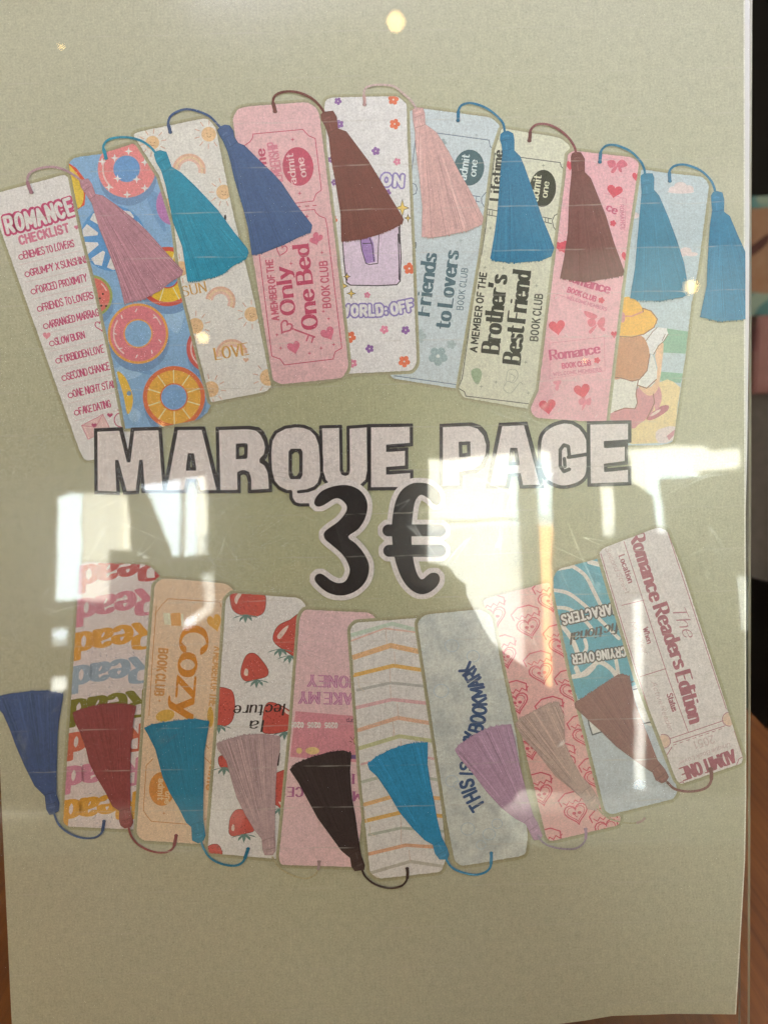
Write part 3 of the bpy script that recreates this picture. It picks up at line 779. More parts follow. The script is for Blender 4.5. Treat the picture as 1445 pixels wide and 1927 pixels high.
# friends to lovers
b = card("grey blue ticket bookmark lettered Friends to Lovers", [(770, 208), (795, 203.5), (925, 220.5), (942, 238), (906, 480), (880, 700), (866, 732), (740, 712), (733, 704), (765, 330)], "b9bdc0", 2, 450, [4, 0, 14, 8, 0, 0, 4, 4, 4, 0])
FL = "6b7682"
ticket_line(b, 1, FL, 1.7, z5(935,395, 1300,445, 1308,490, 1340,505, 1312,790, 1280,800, 1250,835, 1250,870, 1270,900, 1300,918) + [(906, 480), (880, 712), (870, 713), (862, 724), (742, 707)],
            z5(770,690, 800,450), z5(840,768, 1238,830), z5(840,800, 1236,865), [(773, 343), (782, 347), (785, 355), (782, 364), (773, 367)])
ink("perforation", b, 1, FL, sum((stroke(z5(x, y, x - 3, y + 30), 1.4) for x, y in ((850, 770), (1180, 826), (1215, 832))), []))
ink("ticket_seal", b, 1, "4a6066", [ell(882.5, 315, 28.5, 34, .1)])
letters(b, 2, "c2c8c8", "admit", [(877, 338), (883.5, 292)], 14.5, thick=.19, thin=.09, gap=.24)
letters(b, 2, "c2c8c8", "one", [(895, 331), (898, 302)], 13, thick=.19, thin=.09, gap=.22)
letters(b, 1, "54676f", "Friends", [(807.5, 592), (821.5, 480)], 27, thick=.235, thin=.095, serif=.11, gap=.26)
letters(b, 1, "54676f", "to Lovers", [(846, 617), (862.5, 475)], 27, thick=.235, thin=.095, serif=.11, gap=.26)
letters(b, 1, "66757d", "BOOK CLUB", z6(977,517, 1012,238), 11.5, thick=.13, gap=.34)
letters(b, 1, "566066", "THE", [(781, 500), (782, 456)], 11, thick=.2, gap=.34)
ink("flower", b, 1, "93a0a3", flower(824, 670, 18, .3)); ink("flower_eye", b, 1.4, "c8c8c4", [ell(824, 670, 3.5, n=8)])
ink("flower", b, 1, "a0a9ab", flower(849, 648, 9)); ink("flower", b, 1, "a3acae", flower(789, 632, 13)); ink("flower", b, 1, "8f9a9c", flower(832, 268, 8))
pluses(b, 1, "9fa8ab", z6(905,590, 960,45, 1020,680) + z5(1215,410, 1110,1130), 4)
tassel(b, z7(437,335, 440,300, 460,283, 490,278, 522,295, 530,340, 530,410, 570,450, 595,510, 620,580, 670,720, 720,870, 770,990) + z8(692,25, 672,80, 600,108, 440,122, 300,112, 263,95) + z7(400,980, 418,840, 430,700, 445,500, 455,430, 448,370), "316b8c", [(861.5, 227), (862, 216), (863, 206), (870, 197), (885, 194), (905, 199), (922, 208), (939, 222.6), (947, 234), (949, 247)], (955, 225), w=4.4, strength=.13, order=8, y=370)

# brother's best friend
b = card("cream ticket bookmark lettered Brother's Best Friend", [(944, 241), (1055, 259), (1073, 275), (1062, 345), (1012, 735), (1000, 770), (872, 748), (863, 733), (906, 480), (931, 281)], "c6c0ad", 3, 480, [4, 14, 8, 0, 6, 10, 6, 4, 0, 0])
BF = "55564f"
ticket_line(b, 1, BF, 1.7, z7(395,430, 845,490, 850,515, 868,533), z7(872,600, 857,705), z7(845,828, 805,850, 790,885, 800,930, 825,960) + z8(710,0, 590,1030, 560,1045, 540,1060, 525,1083, 95,1030, 85,1000, 50,980),
            z7(725,860, 785,872), z7(725,890, 785,905), z7(350,805, 425,820), z7(350,845, 420,857), z7(402,425, 350,805, 340,920, 310,1118) + z8(200,0, 70,910, 50,960))
ink("perforation", b, 1, BF, sum((stroke(z7(x, y, x - 3, y + 30), 1.3) for x, y in ((745, 865), (765, 868), (365, 815), (385, 818))), []))
ink("ticket_seal", b, 1, "3a3a30", [ell(1021, 354, 25, 35, .08)])
letters(b, 2, "c9c3aa", "admit", [(1012, 378), (1018.5, 331)], 14.5, thick=.19, thin=.09, gap=.24)
letters(b, 2, "c9c3aa", "one", [(1029, 371), (1033, 343)], 12, thick=.19, thin=.09, gap=.22)
letters(b, 1, "3d3c35", "Lifetime", [(938.5, 376), (946, 285)], 17, thick=.26, thin=.12, gap=.28)
letters(b, 1, "3f3e36", "A MEMBER OF THE", z8(168,730, 235,195), 12, thick=.21, gap=.34, space=.9)
letters(b, 1, "3f3e36", "Brother's", [(938, 663), (953.5, 521)], 32, thick=.235, thin=.095, serif=.11, gap=.24)
letters(b, 1, "3f3e36", "Best Friend", [(978, 683), (997.5, 514)], 32, thick=.235, thin=.095, serif=.11, gap=.24)
letters(b, 1, "4a493f", "BOOK CLUB", z8(582,655, 617,342), 14, thick=.16, gap=.34, space=.9)
ink("leaf", b, 1, "929c80", [smooth(z8(130,860, 180,840, 205,880, 180,950, 150,930), 3, True)])
ink("rose_sketch", b, 1, "9b9a88", lines(z8(370,930, 380,860, 430,850, 450,890, 420,940, 380,930, 350,980, 400,1010, 460,940, 480,950), z8(400,880, 430,900, 410,930), w=1.2, smooth_=True))
pluses(b, 1, "969683", z8(225,155, 350,160, 575,280, 500,800, 455,795, 200,965, 300,935, 520,1010) + z7(730,510, 370,935), 4)
tassel(b, z9(105,240, 112,215, 135,203, 170,208, 195,250, 195,340, 235,380, 258,435, 280,490, 310,565, 340,640, 365,725, 390,810, 462,1010, 455,1040, 350,1060, 200,1085, 60,1065, 33,1055, 60,920, 85,750, 90,620, 95,500, 110,350), "6b413f", [(995.5, 265), (997, 255), (998, 245), (1008, 235), (1027.6, 233.7), (1050, 243), (1069, 259), (1080, 276), (1083, 288)], (1085, 265), w=4.6, strength=.10, light="7d4a4d", order=8, y=400)

# romance book club hearts
b = card("pink bookmark patterned with hearts and bows", [(1068, 290), (1078, 283.5), (1189, 295.5), (1202, 306), (1181, 446), (1158.5, 636), (1140, 795), (1006, 786), (997, 770), (1013, 735), (1046, 470), (1062, 345)], "cd9ba1", 4, 520, [4, 4, 12, 8, 0, 0, 4, 14, 8, 0, 0, 0])
HR = "bc4a58"
ink("heart", b, 1, HR, [heart(1156, 359, 30, 25, .2), heart(1059, 464, 26, 24, -.3), heart(1197, 332, 16, 18), heart(1177, 482, 16, 20), heart(1072, 310, 16, 20), heart(1053, 463, 18, 20), heart(1048, 615, 31, 29, -.15), heart(1095, 735, 31, 29, -.2), heart(1030, 764, 32, 29, -.15), heart(1155, 629, 12, 14)])
ink("ribbon_bow", b, 1, "bf6673", [smooth(p, 3, True) for p in (z9(350,265, 395,255, 410,290, 370,310), z9(410,290, 450,250, 490,290, 440,310), z9(400,300, 420,305, 395,345, 375,335), z9(425,300, 445,310, 450,340, 430,330))])
ink("ribbon_bow", b, 1, "c06874", [smooth(p, 3, True) for p in (z8(900,450, 985,480, 970,505, 915,490), z8(920,520, 960,500, 980,540, 940,560), z8(985,540, 1010,500, 1040,500, 1030,560), z8(960,560, 985,550, 945,605, 930,590), z8(990,550, 1040,570, 1030,590))])
ink("ribbon_bow", b, 1, "c37480", [smooth(p, 3, True) for p in (z8(690,930, 740,920, 735,950, 700,950), z8(715,945, 730,950, 720,995, 700,980), z8(860,1060, 900,1030, 905,1080, 870,1090), z8(905,1060, 945,1040, 940,1090, 910,1085), z8(890,1085, 910,1085, 885,1130))])
for pts, e, hh in (([(1036, 677), (1080, 672), (1128, 664)], [(1058, 693), (1111, 687)], 18), ([(1062, 526), (1105, 541), (1144, 552)], [(1067, 549), (1119, 567)], 18)):
    letters(b, 2, "b04d6a", "Romance", pts, hh, thick=.24, thin=.11, serif=.08, gap=.2)
    letters(b, 2, "b5526b", "BOOK CLUB", e, 9, thick=.24, gap=.32)
letters(b, 2, "b8707f", "WELCOME MEMBERS", [(1041, 707), (1131, 698)], 6, thick=.22, gap=.32)
letters(b, 2, "b8707f", "WELCOME MEMBERS", [(1066, 562), (1140, 585)], 6, thick=.22, gap=.32)
letters(b, 2, "b8707f", "ROMANCE", [(1166, 385), (1168, 432)], 7, thick=.2, gap=.32)
letters(b, 2, "b3566c", "ce", [(1140, 395), (1157, 403)], 15, thick=.24, thin=.12)
ink("ticket_border", b, 1, "c07a86", lines(z8(665,670, 1035,630, 1040,860, 665,910, 665,670), z8(700,380, 690,330, 900,400), z9(330,480, 480,520, 470,740), w=1.1))
ink("flower", b, 2, HR, flower(1123, 678, 6) + flower(1131, 565, 6) + flower(1153, 420, 6))
P = []
for i in range(46):
    x, y = random.uniform(1005, 1195), random.uniform(300, 785)
    a = random.uniform(0, 3.1)
    P += stroke([(x - 3 * math.cos(a), y - 3 * math.sin(a)), (x + 3 * math.cos(a), y + 3 * math.sin(a))], 1.2)
ink("confetti", b, .5, "dcb6b6", P)
tassel(b, z9(580,365, 600,350, 655,350, 667,380, 665,460, 700,500, 730,570, 760,640, 790,720, 820,800, 870,960) + z10(902,118, 860,140, 700,165, 560,160, 508,145) + z9(540,1000, 552,860, 562,750, 575,600, 585,480, 580,400), "356e8a", [(1128, 305), (1129, 294), (1131, 283), (1142, 273.5), (1161, 274), (1186, 285), (1204, 303), (1211, 317), (1213, 330)], (1218, 305), w=4.4, strength=.14, order=8, y=430)

# girl reading on the beach
b = card("grey blue bookmark with a girl reading on a beach", [(1196, 322), (1210, 318.5), (1266, 326.5), (1322, 332), (1334, 346), (1313, 507), (1300, 575), (1288.6, 675), (1275, 769), (1266, 832), (1240, 838), (1130, 838), (1158, 600)], "a9b0b4", 2, 560, [4, 4, 0, 12, 8, 0, 0, 0, 0, 8, 6, 0, 0])
ink("cloud", b, 1, "cdbab9", [ell(1268, 356, 10, 6), ell(1280, 350, 12, 8), ell(1294, 355, 11, 7), ell(1281, 360, 25, 4), ell(1290, 472, 11, 7), ell(1301, 478, 12, 4), ell(1283, 478, 8, 5), ell(1194, 405, 8, 6)], y=430)
ink("sea_stripe", b, 1, "7d9a85", [z10(700,345, 905,375, 890,525, 690,515), z10(690,645, 870,660, 850,725, 690,705)])
ink("beach_sand", b, 1.2, "cfb58a", [z10(690,725, 760,700, 800,715, 850,755, 830,880, 815,1040, 760,1130, 520,1140, 420,1100, 500,900)])
ink("shoe", b, 1.8, "a35f6a", [smooth(z10(618,968, 650,930, 720,880, 768,878, 762,912, 700,955, 645,978), 2, True)])
ink("shoe_lining", b, 2.0, "cdb3ab", [smooth(z10(640,945, 690,910, 715,905, 700,925, 655,950), 2, True)])
ink("leg", b, 1.8, "bd8488", [smooth(z10(660,790, 700,740, 722,810, 712,870, 680,920), 2, True)])
ink("stocking", b, 2.2, "b97d82", [smooth(z10(322,940, 345,908, 400,918, 470,898, 540,898, 556,860, 548,800, 565,750, 600,790, 640,812, 680,790, 672,860, 650,940, 560,1010, 520,1035, 400,980, 340,978), 2, True)])
ink("arm", b, 2.4, "cfa78a", [smooth(z10(700,470, 735,455, 722,600, 705,730, 680,790, 640,812, 600,792, 558,740, 620,760, 675,720, 692,620, 675,540), 2, True)])
ink("skirt", b, 2.4, "cdc4ba", [smooth(z10(383,680, 450,690, 530,710, 562,706, 546,800, 556,860, 540,900, 470,895, 400,920, 356,912), 2, True)])
ink("blouse", b, 2.6, "d3cac0", [smooth(z10(650,525, 680,600, 688,700, 620,758, 560,738, 572,695, 625,640), 2, True)])
ink("open_book", b, 2.6, "d6cfc6", [z10(582,400, 645,362, 690,345, 755,352, 765,390, 735,440, 700,470, 665,532, 640,520, 615,460)])
ink("book_outline", b, 2.8, "7d5f50", lines(z10(612,440, 660,375, 690,347), z10(765,392, 735,440, 700,470, 665,532), z10(745,395, 725,435), w=1.4))
ink("hair", b, 3, "ae7a5e", [smooth(z10(405,405, 500,405, 580,400, 620,450, 640,530, 622,640, 570,700, 520,712, 450,692, 380,682), 2, True)])
ink("straw_hat", b, 3.4, "cf9a47", [smooth(z10(412,402, 428,300, 438,190, 470,140, 520,145, 570,180, 592,215, 650,235, 692,290, 670,345, 600,392, 520,412), 2, True)])
ink("hat_band", b, 3.8, "b97a6a", lines(z10(440,270, 520,270, 595,238), w=3))
ink("hat_bow", b, 4, "bb7f80", [ell(1171, 597, 5, 10)])
ink("figure_outline", b, 4.2, "7a4f40", lines(z10(592,215, 596,240), z10(405,405, 520,412, 600,392, 670,345, 692,290, 650,235, 592,215), z10(640,530, 622,640, 570,700, 520,712, 450,692, 383,682), z10(562,706, 546,800, 556,860, 540,900, 470,895, 400,920), z10(558,740, 620,760, 685,700), z10(665,800, 672,860, 620,970), w=1.9))
ink("sea_shell", b, 2, "cdb9b4", [smooth(z10(680,1060, 730,1030, 812,1020, 805,1110, 700,1135), 2, True)])
ink("shell_stripe", b, 2.4, "b58086", [z10(755,1085, 812,1040, 805,1080, 770,1115)])
tassel(b, z9(1058,500, 1070,478, 1095,471, 1130,480, 1142,530, 1140,610, 1180,640, 1205,700, 1230,760, 1260,825) + [(1400.6, 474), (1400.8, 540), (1400.8, 600)] + z10(1200,298, 1100,300, 983,275) + z9(1028,1110, 1032,980, 1040,850, 1050,700, 1065,600, 1060,550), "336b8b", [(1259.5, 341), (1259, 331), (1259.5, 321), (1269, 312), (1288.6, 310), (1316, 320), (1334, 336), (1342, 350), (1345, 362)], (1348, 335), w=4.4, strength=.14, order=8, y=480)

# ------------------------------------------------------------------ lower fan of bookmarks
k1, k2, k3, k4 = zf(0, 1040), zf(0, 1290), zf(250, 1070), zf(380, 1340)
k5, k6, k7, k8 = zf(530, 1110), zf(650, 1370), zf(800, 1140), zf(950, 1380)
k9, k10 = zf(1020, 980), zf(1045, 1240)

# read
b = card("speckled bookmark repeating the word Read in colours", [(150, 1064), (165, 1058), (280, 1063), (303, 1086), (290, 1200), (258, 1562), (127, 1556), (119, 1548)], "bda9a3", 0, 1300, [4, 10, 12, 6, 0, 0, 6, 6])
for k, col in enumerate(("9c3f3a", "b06a74", "b98038", "858b95", "6c6327", "ab5844", "b0707f", "b98234")):
    xr, yr = 300 - k * 6.0, 1040 + k * 64.5
    dx = 146 - k * 1.5
    letters(b, 1 + .1 * (k % 2), col, "Read", [(xr, yr), (xr - dx, yr + 27 - k * 1.4)], 47, thick=.32, thin=.12, serif=.07, slant=.20, gap=.22, y=1300)
P = []
for i in range(170):
    x, y = random.uniform(115, 305), random.uniform(1055, 1560)
    a = random.uniform(0, 3.1)
    P += stroke([(x - 1.6 * math.cos(a), y - 1.6 * math.sin(a)), (x + 1.6 * math.cos(a), y + 1.6 * math.sin(a))], 1.3)
ink("speckle", b, .5, "8f8388", P)
tassel(b, [(-9, 1312)] + k2(60,60, 200,42, 320,35, 430,60, 420,130, 400,250, 390,350, 388,450, 385,600, 385,740, 405,800, 400,850, 370,872, 340,875, 320,840, 315,800, 310,750, 240,680, 205,610, 170,540, 140,470, 110,400, 70,290, 25,190) + [(-9, 1325)], "3b4667", [(196.5, 1545), (195, 1555), (191, 1568), (177, 1576.5), (152, 1576), (128, 1566), (112, 1552), (105, 1538), (102, 1528)], (96, 1555), w=4.0, strength=.13, light="435070", order=8, y=1400)

# cozy
b = card("peach ticket bookmark lettered Cozy", [(291, 1100), (306, 1088), (427, 1098), (442, 1113), (440, 1130), (412, 1369), (396, 1590), (268, 1582), (257, 1570), (258, 1553), (274, 1318)], "c2a286", 1, 1320, [8, 10, 14, 8, 0, 0, 6, 8, 6, 0, 0])
CZ = "ae774d"
ticket_line(b, 1, CZ, 1.6, k3(150,310, 200,245, 240,205, 590,228, 600,260) , k3(160,255, 135,600, 110,1000), k2(1040,500, 995,545, 975,850, 1000,890, 1030,925, 1275,945), k2(1395,400, 1420,430), k2(1390,490, 1440,540), k2(1390,915, 1430,890))
letters(b, 1, "b4702c", "Cozy", [(342, 1181), (329, 1349)], 50, thick=.235, thin=.095, serif=.11, gap=.15)
letters(b, 1, "b27a4a", "BOOK CLUB", k3(180,545, 150,858), 16, thick=.19, gap=.34, space=.9)
letters(b, 1, "b68352", "A MEMBER OF THE", k3(556,533, 520,930), 13, thick=.18, gap=.34, space=.9)
ink("mug", b, 1, "cdb59b", [k3(205,300, 345,310, 340,390, 215,380)]); ink("mug_band", b, 1.4, "c28b55", [k3(255,305, 325,300, 330,390, 262,388)])
ink("heart", b, 1, "bf8a45", [heart(404, 1171, 27, 34, -.3)]); ink("leaf", b, 1, "b98c42", [ell(311, 1347, 18, 11, -.25), ell(396, 1350, 6, 20)])
ink("ticket_seal", b, 1, "b5743a", [ell(304.5, 1485, 24, 32)])
letters(b, 2, "c79f78", "admit", [(299, 1466), (297, 1505)], 11, thick=.2, gap=.25); letters(b, 2, "c79f78", "one", [(312, 1490), (310, 1512)], 11, thick=.2, gap=.25)
letters(b, 1, "b27a4a", "Lifetime", k3(560,1180, 500,1500), 15, thick=.22, gap=.28)
pluses(b, 1, CZ, k2(1115,870, 1085,105, 1300,880), 3.5)
tassel(b, k2(500,185, 530,170, 560,160, 680,130, 800,125, 880,130, 925,145, 905,250, 890,400, 885,600, 885,830, 905,930, 890,960, 850,968, 825,950, 815,920, 815,850, 770,820, 720,720, 660,620, 635,570, 610,520, 590,430, 550,320, 510,240), "7a3a38", [(332, 1572), (330, 1583), (325, 1597), (310, 1604), (285, 1601.5), (262, 1590), (248, 1574), (243, 1558)], (236, 1585), w=4.2, strength=.09, order=8, y=1420)

# strawberries
b = card("white bookmark with watercolour strawberries", [(425, 1128), (437, 1116), (563, 1125), (578, 1141), (566, 1153), (548, 1375), (525, 1617), (394, 1606), (391, 1595), (409, 1369)], "c3b6b0", 2, 1330, [8, 8, 12, 8, 0, 0, 0, 4, 4, 0])
ST, SO, LE = "a9493f", "5a2a25", "5b6f66"
def berry(body, leaf, hl=None):
    p = smooth(body, 3, True)
    ink("strawberry", b, 1, SO, [p] + stroke(p, 2.0, True))
    ink("strawberry_flesh", b, 1.4, ST, [p])
    cx = sum(q[0] for q in p) / len(p); cy = sum(q[1] for q in p) / len(p)
    ink("strawberry_seed", b, 1.8, "6e2d28", [ell(cx + random.uniform(-15, 15), cy + random.uniform(-13, 13), 1.1, n=6) for i in range(9)], clip=p if p[0][0] > 432 else None)
    if hl: ink("strawberry_highlight", b, 1.8, "d2a598", [smooth(hl, 2, True)])
    for (x, y) in leaf:
        ink("strawberry_leaf", b, 2.2, LE, [[(x - 2, y), (x + d - 3, y + l * .5), (x + d * 1.6, y + l), (x + d + 4, y + l * .45), (x + 3, y)] for d, l in ((-15, 8), (-7, 14), (0, 17), (8, 13), (15, 7))])
berry(k3(672,165, 668,240, 690,290, 745,315, 830,325, 885,300, 902,240, 890,175, 780,150), [k3(765,312)[0]], k3(690,210, 715,170, 740,175, 715,215, 705,245))
berry(k3(955,460, 990,390, 1070,350, 1150,320, 1160,620, 1110,605, 1040,560, 970,510), [k3(1000,545)[0], k3(1065,590)[0]], k3(980,460, 1020,410, 1060,385, 1040,430, 1000,480))
berry(k3(735,720, 750,640, 780,585, 830,580, 880,630, 918,690, 910,730, 850,750, 770,765), [k3(840,755)[0]], k3(755,720, 765,680, 785,690, 780,730))
berry(k3(560,830, 650,820, 685,860, 692,960, 670,1040, 620,1070, 555,1060), [k3(585,1065)[0]])
berry(k3(935,910, 1000,930, 1090,990, 1085,1080, 1000,1115, 900,1120, 880,1080, 890,980, 905,930), [k3(1030,1110)[0]], k3(1010,940, 1070,980, 1085,1000, 1040,985))
berry(k4(115,310, 150,300, 200,340, 190,385, 125,370), [k4(150,375)[0]])
berry(k4(470,450, 590,410, 580,670, 520,640, 480,600), [k4(530,655)[0]], k4(520,610, 550,620, 540,640))
berry(k4(185,790, 195,720, 230,670, 280,668, 320,710, 357,800, 300,825, 225,845, 190,830), [k4(285,830)[0]], k4(200,800, 208,765, 222,775, 218,810))
berry(k4(30,930, 70,903, 110,905, 132,940, 130,975, 40,985), [])
letters(b, 3, "332b29", "lecture", [(536, 1325), (443, 1328)], 21, thick=.16, thin=.07, slant=.2, gap=.26, serif=.05)
letters(b, 3, "332b29", "la", [(496, 1356), (473, 1357)], 21, thick=.17, thin=.08, slant=.2, gap=.26, serif=.05)
letters(b, 3, "332b29", "l", [(528, 1418), (522, 1418.5)], 21, thick=.18, slant=.2)
tassel(b, k2(985,290, 1010,278, 1040,265, 1120,252, 1200,240, 1330,228, 1422,245, 1405,350, 1388,450, 1385,600, 1380,800, 1380,900, 1395,1020, 1385,1050, 1350,1070, 1310,1050, 1305,960, 1270,930, 1220,830, 1160,730, 1135,675, 1110,620, 1085,525, 1060,430, 1010,330), "28667d", [(467, 1597), (464, 1606), (457, 1622), (441, 1629), (416, 1625), (396, 1614), (384, 1597), (379, 1583)], (375, 1608), w=4.2, strength=.13, order=8, y=1440)

# take my money
b = card("pink bookmark with an upside down bank card", [(564, 1162), (572, 1147), (696, 1153), (711, 1168), (690, 1300), (684, 1500), (672, 1632), (529, 1628), (525, 1615), (548, 1375)], "c79b99", 3, 1370, [8, 10, 12, 8, 0, 0, 4, 8, 6, 0])
ink("bank_card", b, 1, "b57479", [k5(95,825, 540,862) + k4(1090,345, 600,305)])
for s, p in (("MONEY", k5(535,592, 185,580)), ("TAKE MY", k5(545,706, 125,695))):
    letters(b, 2, "a05d7c", s, p, 21, thick=.24, thin=.12, serif=.12, gap=.34)
    letters(b, 3, "bb8f98", s, p, 21, thick=.07, thin=.03, gap=.34)
letters(b, 2, "93526f", "CE", k4(685,515, 585,512), 17, thick=.22, thin=.11, serif=.1, gap=.34)
letters(b, 2, "93526f", "I", k4(1045,425, 1015,424), 17, thick=.24, thin=.12, serif=.12)
letters(b, 2, "93526f", "M", k4(1085,545, 1035,543), 17, thick=.24, thin=.12, serif=.12)
for i in range(4): letters(b, 2, "dcc0be", "0205", [(666.7 - i * 32, 1360 + (3 - i) * .4), (643.7 - i * 32, 1359.5 + (3 - i) * .4)], 9, thick=.22, gap=.3) if i else None
ink("card_emblem", b, 2, "c3a06d", [ell(563, 1413, 5.6), ell(588, 1413, 13, 7), ell(670, 1394, 4, 7)])
ink("card_emblem", b, 2.4, "6e4a4a", stroke(ell(670, 1394, 4.6, 8), 1.2, True) + lines(k4(1010,170, 1025,190), k4(1005,200, 1022,205), w=1.5))
letters(b, 2, "6e4a55", "corp", [(672, 1354), (653, 1353)], 8, thick=.16)
ink("card_chip", b, 2, "6d4f73", [k4(1010,292, 1072,292, 1072,322, 1010,318)])
tassel(b, k4(103,215, 150,195, 280,160, 400,150, 530,165, 530,250, 510,350, 500,500, 495,700, 495,840, 500,940, 480,970, 430,970, 415,930, 410,860, 360,800, 330,750, 300,700, 270,640, 240,580, 205,460, 170,330, 110,250), "9c7e7b", [(600.6, 1621), (600, 1630), (597, 1640), (590, 1648), (574, 1653), (548, 1646), (526, 1632), (513, 1613)], (510, 1630), w=3.6, strength=.34, light="9a8a6c", order=8, y=1470)

# stacked books
b = card("cream bookmark drawn with stacked books", [(659, 1184), (668, 1172), (787, 1163), (805, 1290), (820, 1420), (840, 1612), (830, 1641), (711, 1654), (696, 1642), (678, 1455)], "c2b4ab", 4, 1400, [8, 8, 0, 0, 0, 8, 8, 8, 8, 0])
rows = [("a8ab9a", 5, (470,310, 750,230, 925,275)), ("c9988a", 2, (470,348, 700,262, 925,290)), ("c6936c", 6.5, (480,462, 740,378, 945,422)), ("c09254", 5, (485,582, 760,515, 970,548)), ("9f968f", 3.6, (515,682, 740,632, 985,657)), ("bb8f8e", 4.5, (505,802, 750,745, 995,772)),
        ("c4947c", 5, (520,955, 790,870, 1010,907)), ("a79f78", 5, (530,1077, 800,995, 1025,1027))]
rows2 = [("b88f8c", 3, (110,247, 380,170, 615,212)), ("a19c8d", 4, (115,367, 360,300, 640,357)), ("c09468", 5, (125,522, 350,458, 660,480)), ("bd8f51", 5, (135,632, 370,576, 670,600)), ("9c988a", 3.6, (160,727, 380,680, 690,705)), ("bd8a6c", 4.5, (160,857, 410,797, 700,815)), ("a3978a", 4, (175,985, 440,908, 690,945))]
for zz, RR in ((k5, rows), (k6, rows2)):
    for col, w, p in RR:
        ink("book_spine", b, 1, col, lines(zz(*p), w=w * 1.5))
ink("page_edge", b, 1.3, "b3988a", lines(k5(705,265, 715,365), k5(765,420, 772,510), k5(735,540, 738,628), k5(738,650, 742,742), k5(785,775, 795,868), k5(755,895, 768,990), k5(810,1020, 812,1060), k6(328,0, 325,60), k6(375,605, 378,680), k6(378,690, 380,790), k6(432,830, 440,905), w=1.3))
ink("page_edge", b, 1.3, "b9a695", lines(k5(520,600, 525,660, 560,690), k6(165,660, 165,720, 200,735), k5(485,470, 490,575), k6(145,640, 130,560), k6(185,1000, 230,1020), w=1.6))
tassel(b, k4(600,390, 640,350, 740,310, 860,275, 960,262, 1014,280, 1005,400, 1010,500, 1020,600, 1040,700, 1060,850, 1080,970, 1105,1040, 1100,1070, 1040,1078, 1020,1050, 1010,990, 950,940, 910,885, 870,830, 790,720, 755,655, 720,590, 660,480), "342826", [(766, 1634), (767, 1645), (764, 1658), (753, 1668), (731, 1671), (706, 1664), (688, 1650), (681, 1636)], (676, 1660), w=4.0, strength=.12, order=8, y=1500)

# this is my bookmark
b = card("mottled blue grey bookmark with curved navy lettering", [(785, 1172), (797, 1157), (905, 1146), (925, 1160), (949, 1281), (972, 1390), (993, 1575), (988, 1608), (975, 1612), (868, 1630), (855, 1620), (840, 1540)], "aeaaa6", 5, 1380, [8, 10, 10, 8, 0, 0, 8, 8, 0, 8, 8, 0])
def mottle(c):
    m, nt, bs = new_mat("mottled_ink")
    tc = nd(nt, 'ShaderNodeTexCoord').outputs['Object']
    n = mth(nt, 'MULTIPLY', mth(nt, 'SUBTRACT', noise(nt, tc, 170, 3, .6), .38), 2.6, clamp=True)
    w = nd(nt, 'ShaderNodeGroup'); w.node_tree = WEAR
    nt.links.new(mixc(nt, n, albedo("b9b2a8", 1380), albedo("9a9894", 1380)), w.inputs[0])
    nt.links.new(w.outputs[0], bs.inputs['Base Color'])
    bs.inputs['Roughness'].default_value = .75; bs.inputs['Specular IOR Level'].default_value = .15
    c.obj.data.materials[0] = m
mottle(b)
ink("faint_flower", b, .6, "9ea3a6", sum((stroke(ell(x, y, r, r * .9, n=14), 1.3, True) for x, y, r in ((850, 1470, 12), (862, 1478, 9), (830, 1300, 14), (880, 1560, 13), (920, 1570, 12), (905, 1590, 9), (935, 1550, 10), (850, 1215, 13), (890, 1235, 12))), []))
random.seed(5)
letters(b, 2, "3b4a66", "THIS", smooth([(911, 1515), (900, 1497), (892, 1480), (889, 1466)], 4), 24, thick=.20, gap=.26, wob=.04)
letters(b, 2, "3b4a66", "IS", [(888, 1457), (889, 1435)], 22, thick=.20, gap=.3)
letters(b, 2, "3b4a66", "MY", [(893, 1410), (899, 1383)], 24, thick=.20, gap=.26)
letters(b, 2, "3b4a66", "BOOKMARK", smooth([(906, 1379), (911, 1360), (914, 1338), (914, 1318), (910, 1295), (903, 1275), (893, 1257), (884, 1246)], 4), 25, thick=.19, gap=.28, wob=.04)
tassel(b, k6(153,245, 200,205, 300,150, 420,110, 556,98, 555,250, 575,380, 600,500, 620,620, 650,740, 690,820, 700,860, 690,890, 640,890, 610,850, 595,790, 540,760, 500,720, 460,680, 370,570, 335,510, 300,450, 220,330, 165,280), "2e7090", [(924, 1605), (924, 1616), (922, 1632), (912, 1641.5), (893, 1646), (868, 1641), (850, 1632), (840, 1618)], (836, 1640), w=4.2, strength=.12, order=8, y=1480)

# pink heart cakes
b = card("pink bookmark outlined with red heart cakes", [(908, 1128), (1034, 1095), (1145, 1500), (1168, 1540), (1164, 1553), (1034, 1584), (1027, 1574), (958, 1287)], "c98f88", 2, 1420, [8, 8, 0, 4, 8, 6, 4, 0])
CK = "ab4450"
def cake(x, y, r):
    P = stroke(heart(x, y, 44, 38, r), 2.6, True) + stroke(heart(x, y, 34, 29, r), 1.6, True)
    c_, s_ = math.cos(r), math.sin(r)
    T = lambda a, b_: (x + a * c_ - b_ * s_, y + a * s_ + b_ * c_)
    P += stroke([T(-24, -18), T(-27, -30), T(-12, -40), T(10, -40), T(26, -30), T(24, -16)], 2.6)
    for k in range(4): P += stroke([T(-20 + k * 12, -24), T(-14 + k * 12, -18), T(-8 + k * 12, -24)], 2.0)
    P += [ell(*T(-4, 0), 4, 3, n=8), ell(*T(6, 1), 4, 3, n=8)] + stroke([T(-4, 4), T(0, 8)], 1.6)
    ink("heart_cake", b, 1, CK, P)
for x, y in ((1084, 1530), (1018, 1495), (1036, 1600), (996, 1408), (1062, 1440), (1122, 1465), (972, 1322), (1040, 1352), (1100, 1385), (950, 1236), (1018, 1266), (1076, 1300), (995, 1180), (1055, 1215), (1035, 1130), (1142, 1560), (930, 1160)): cake(x, y, -.25)
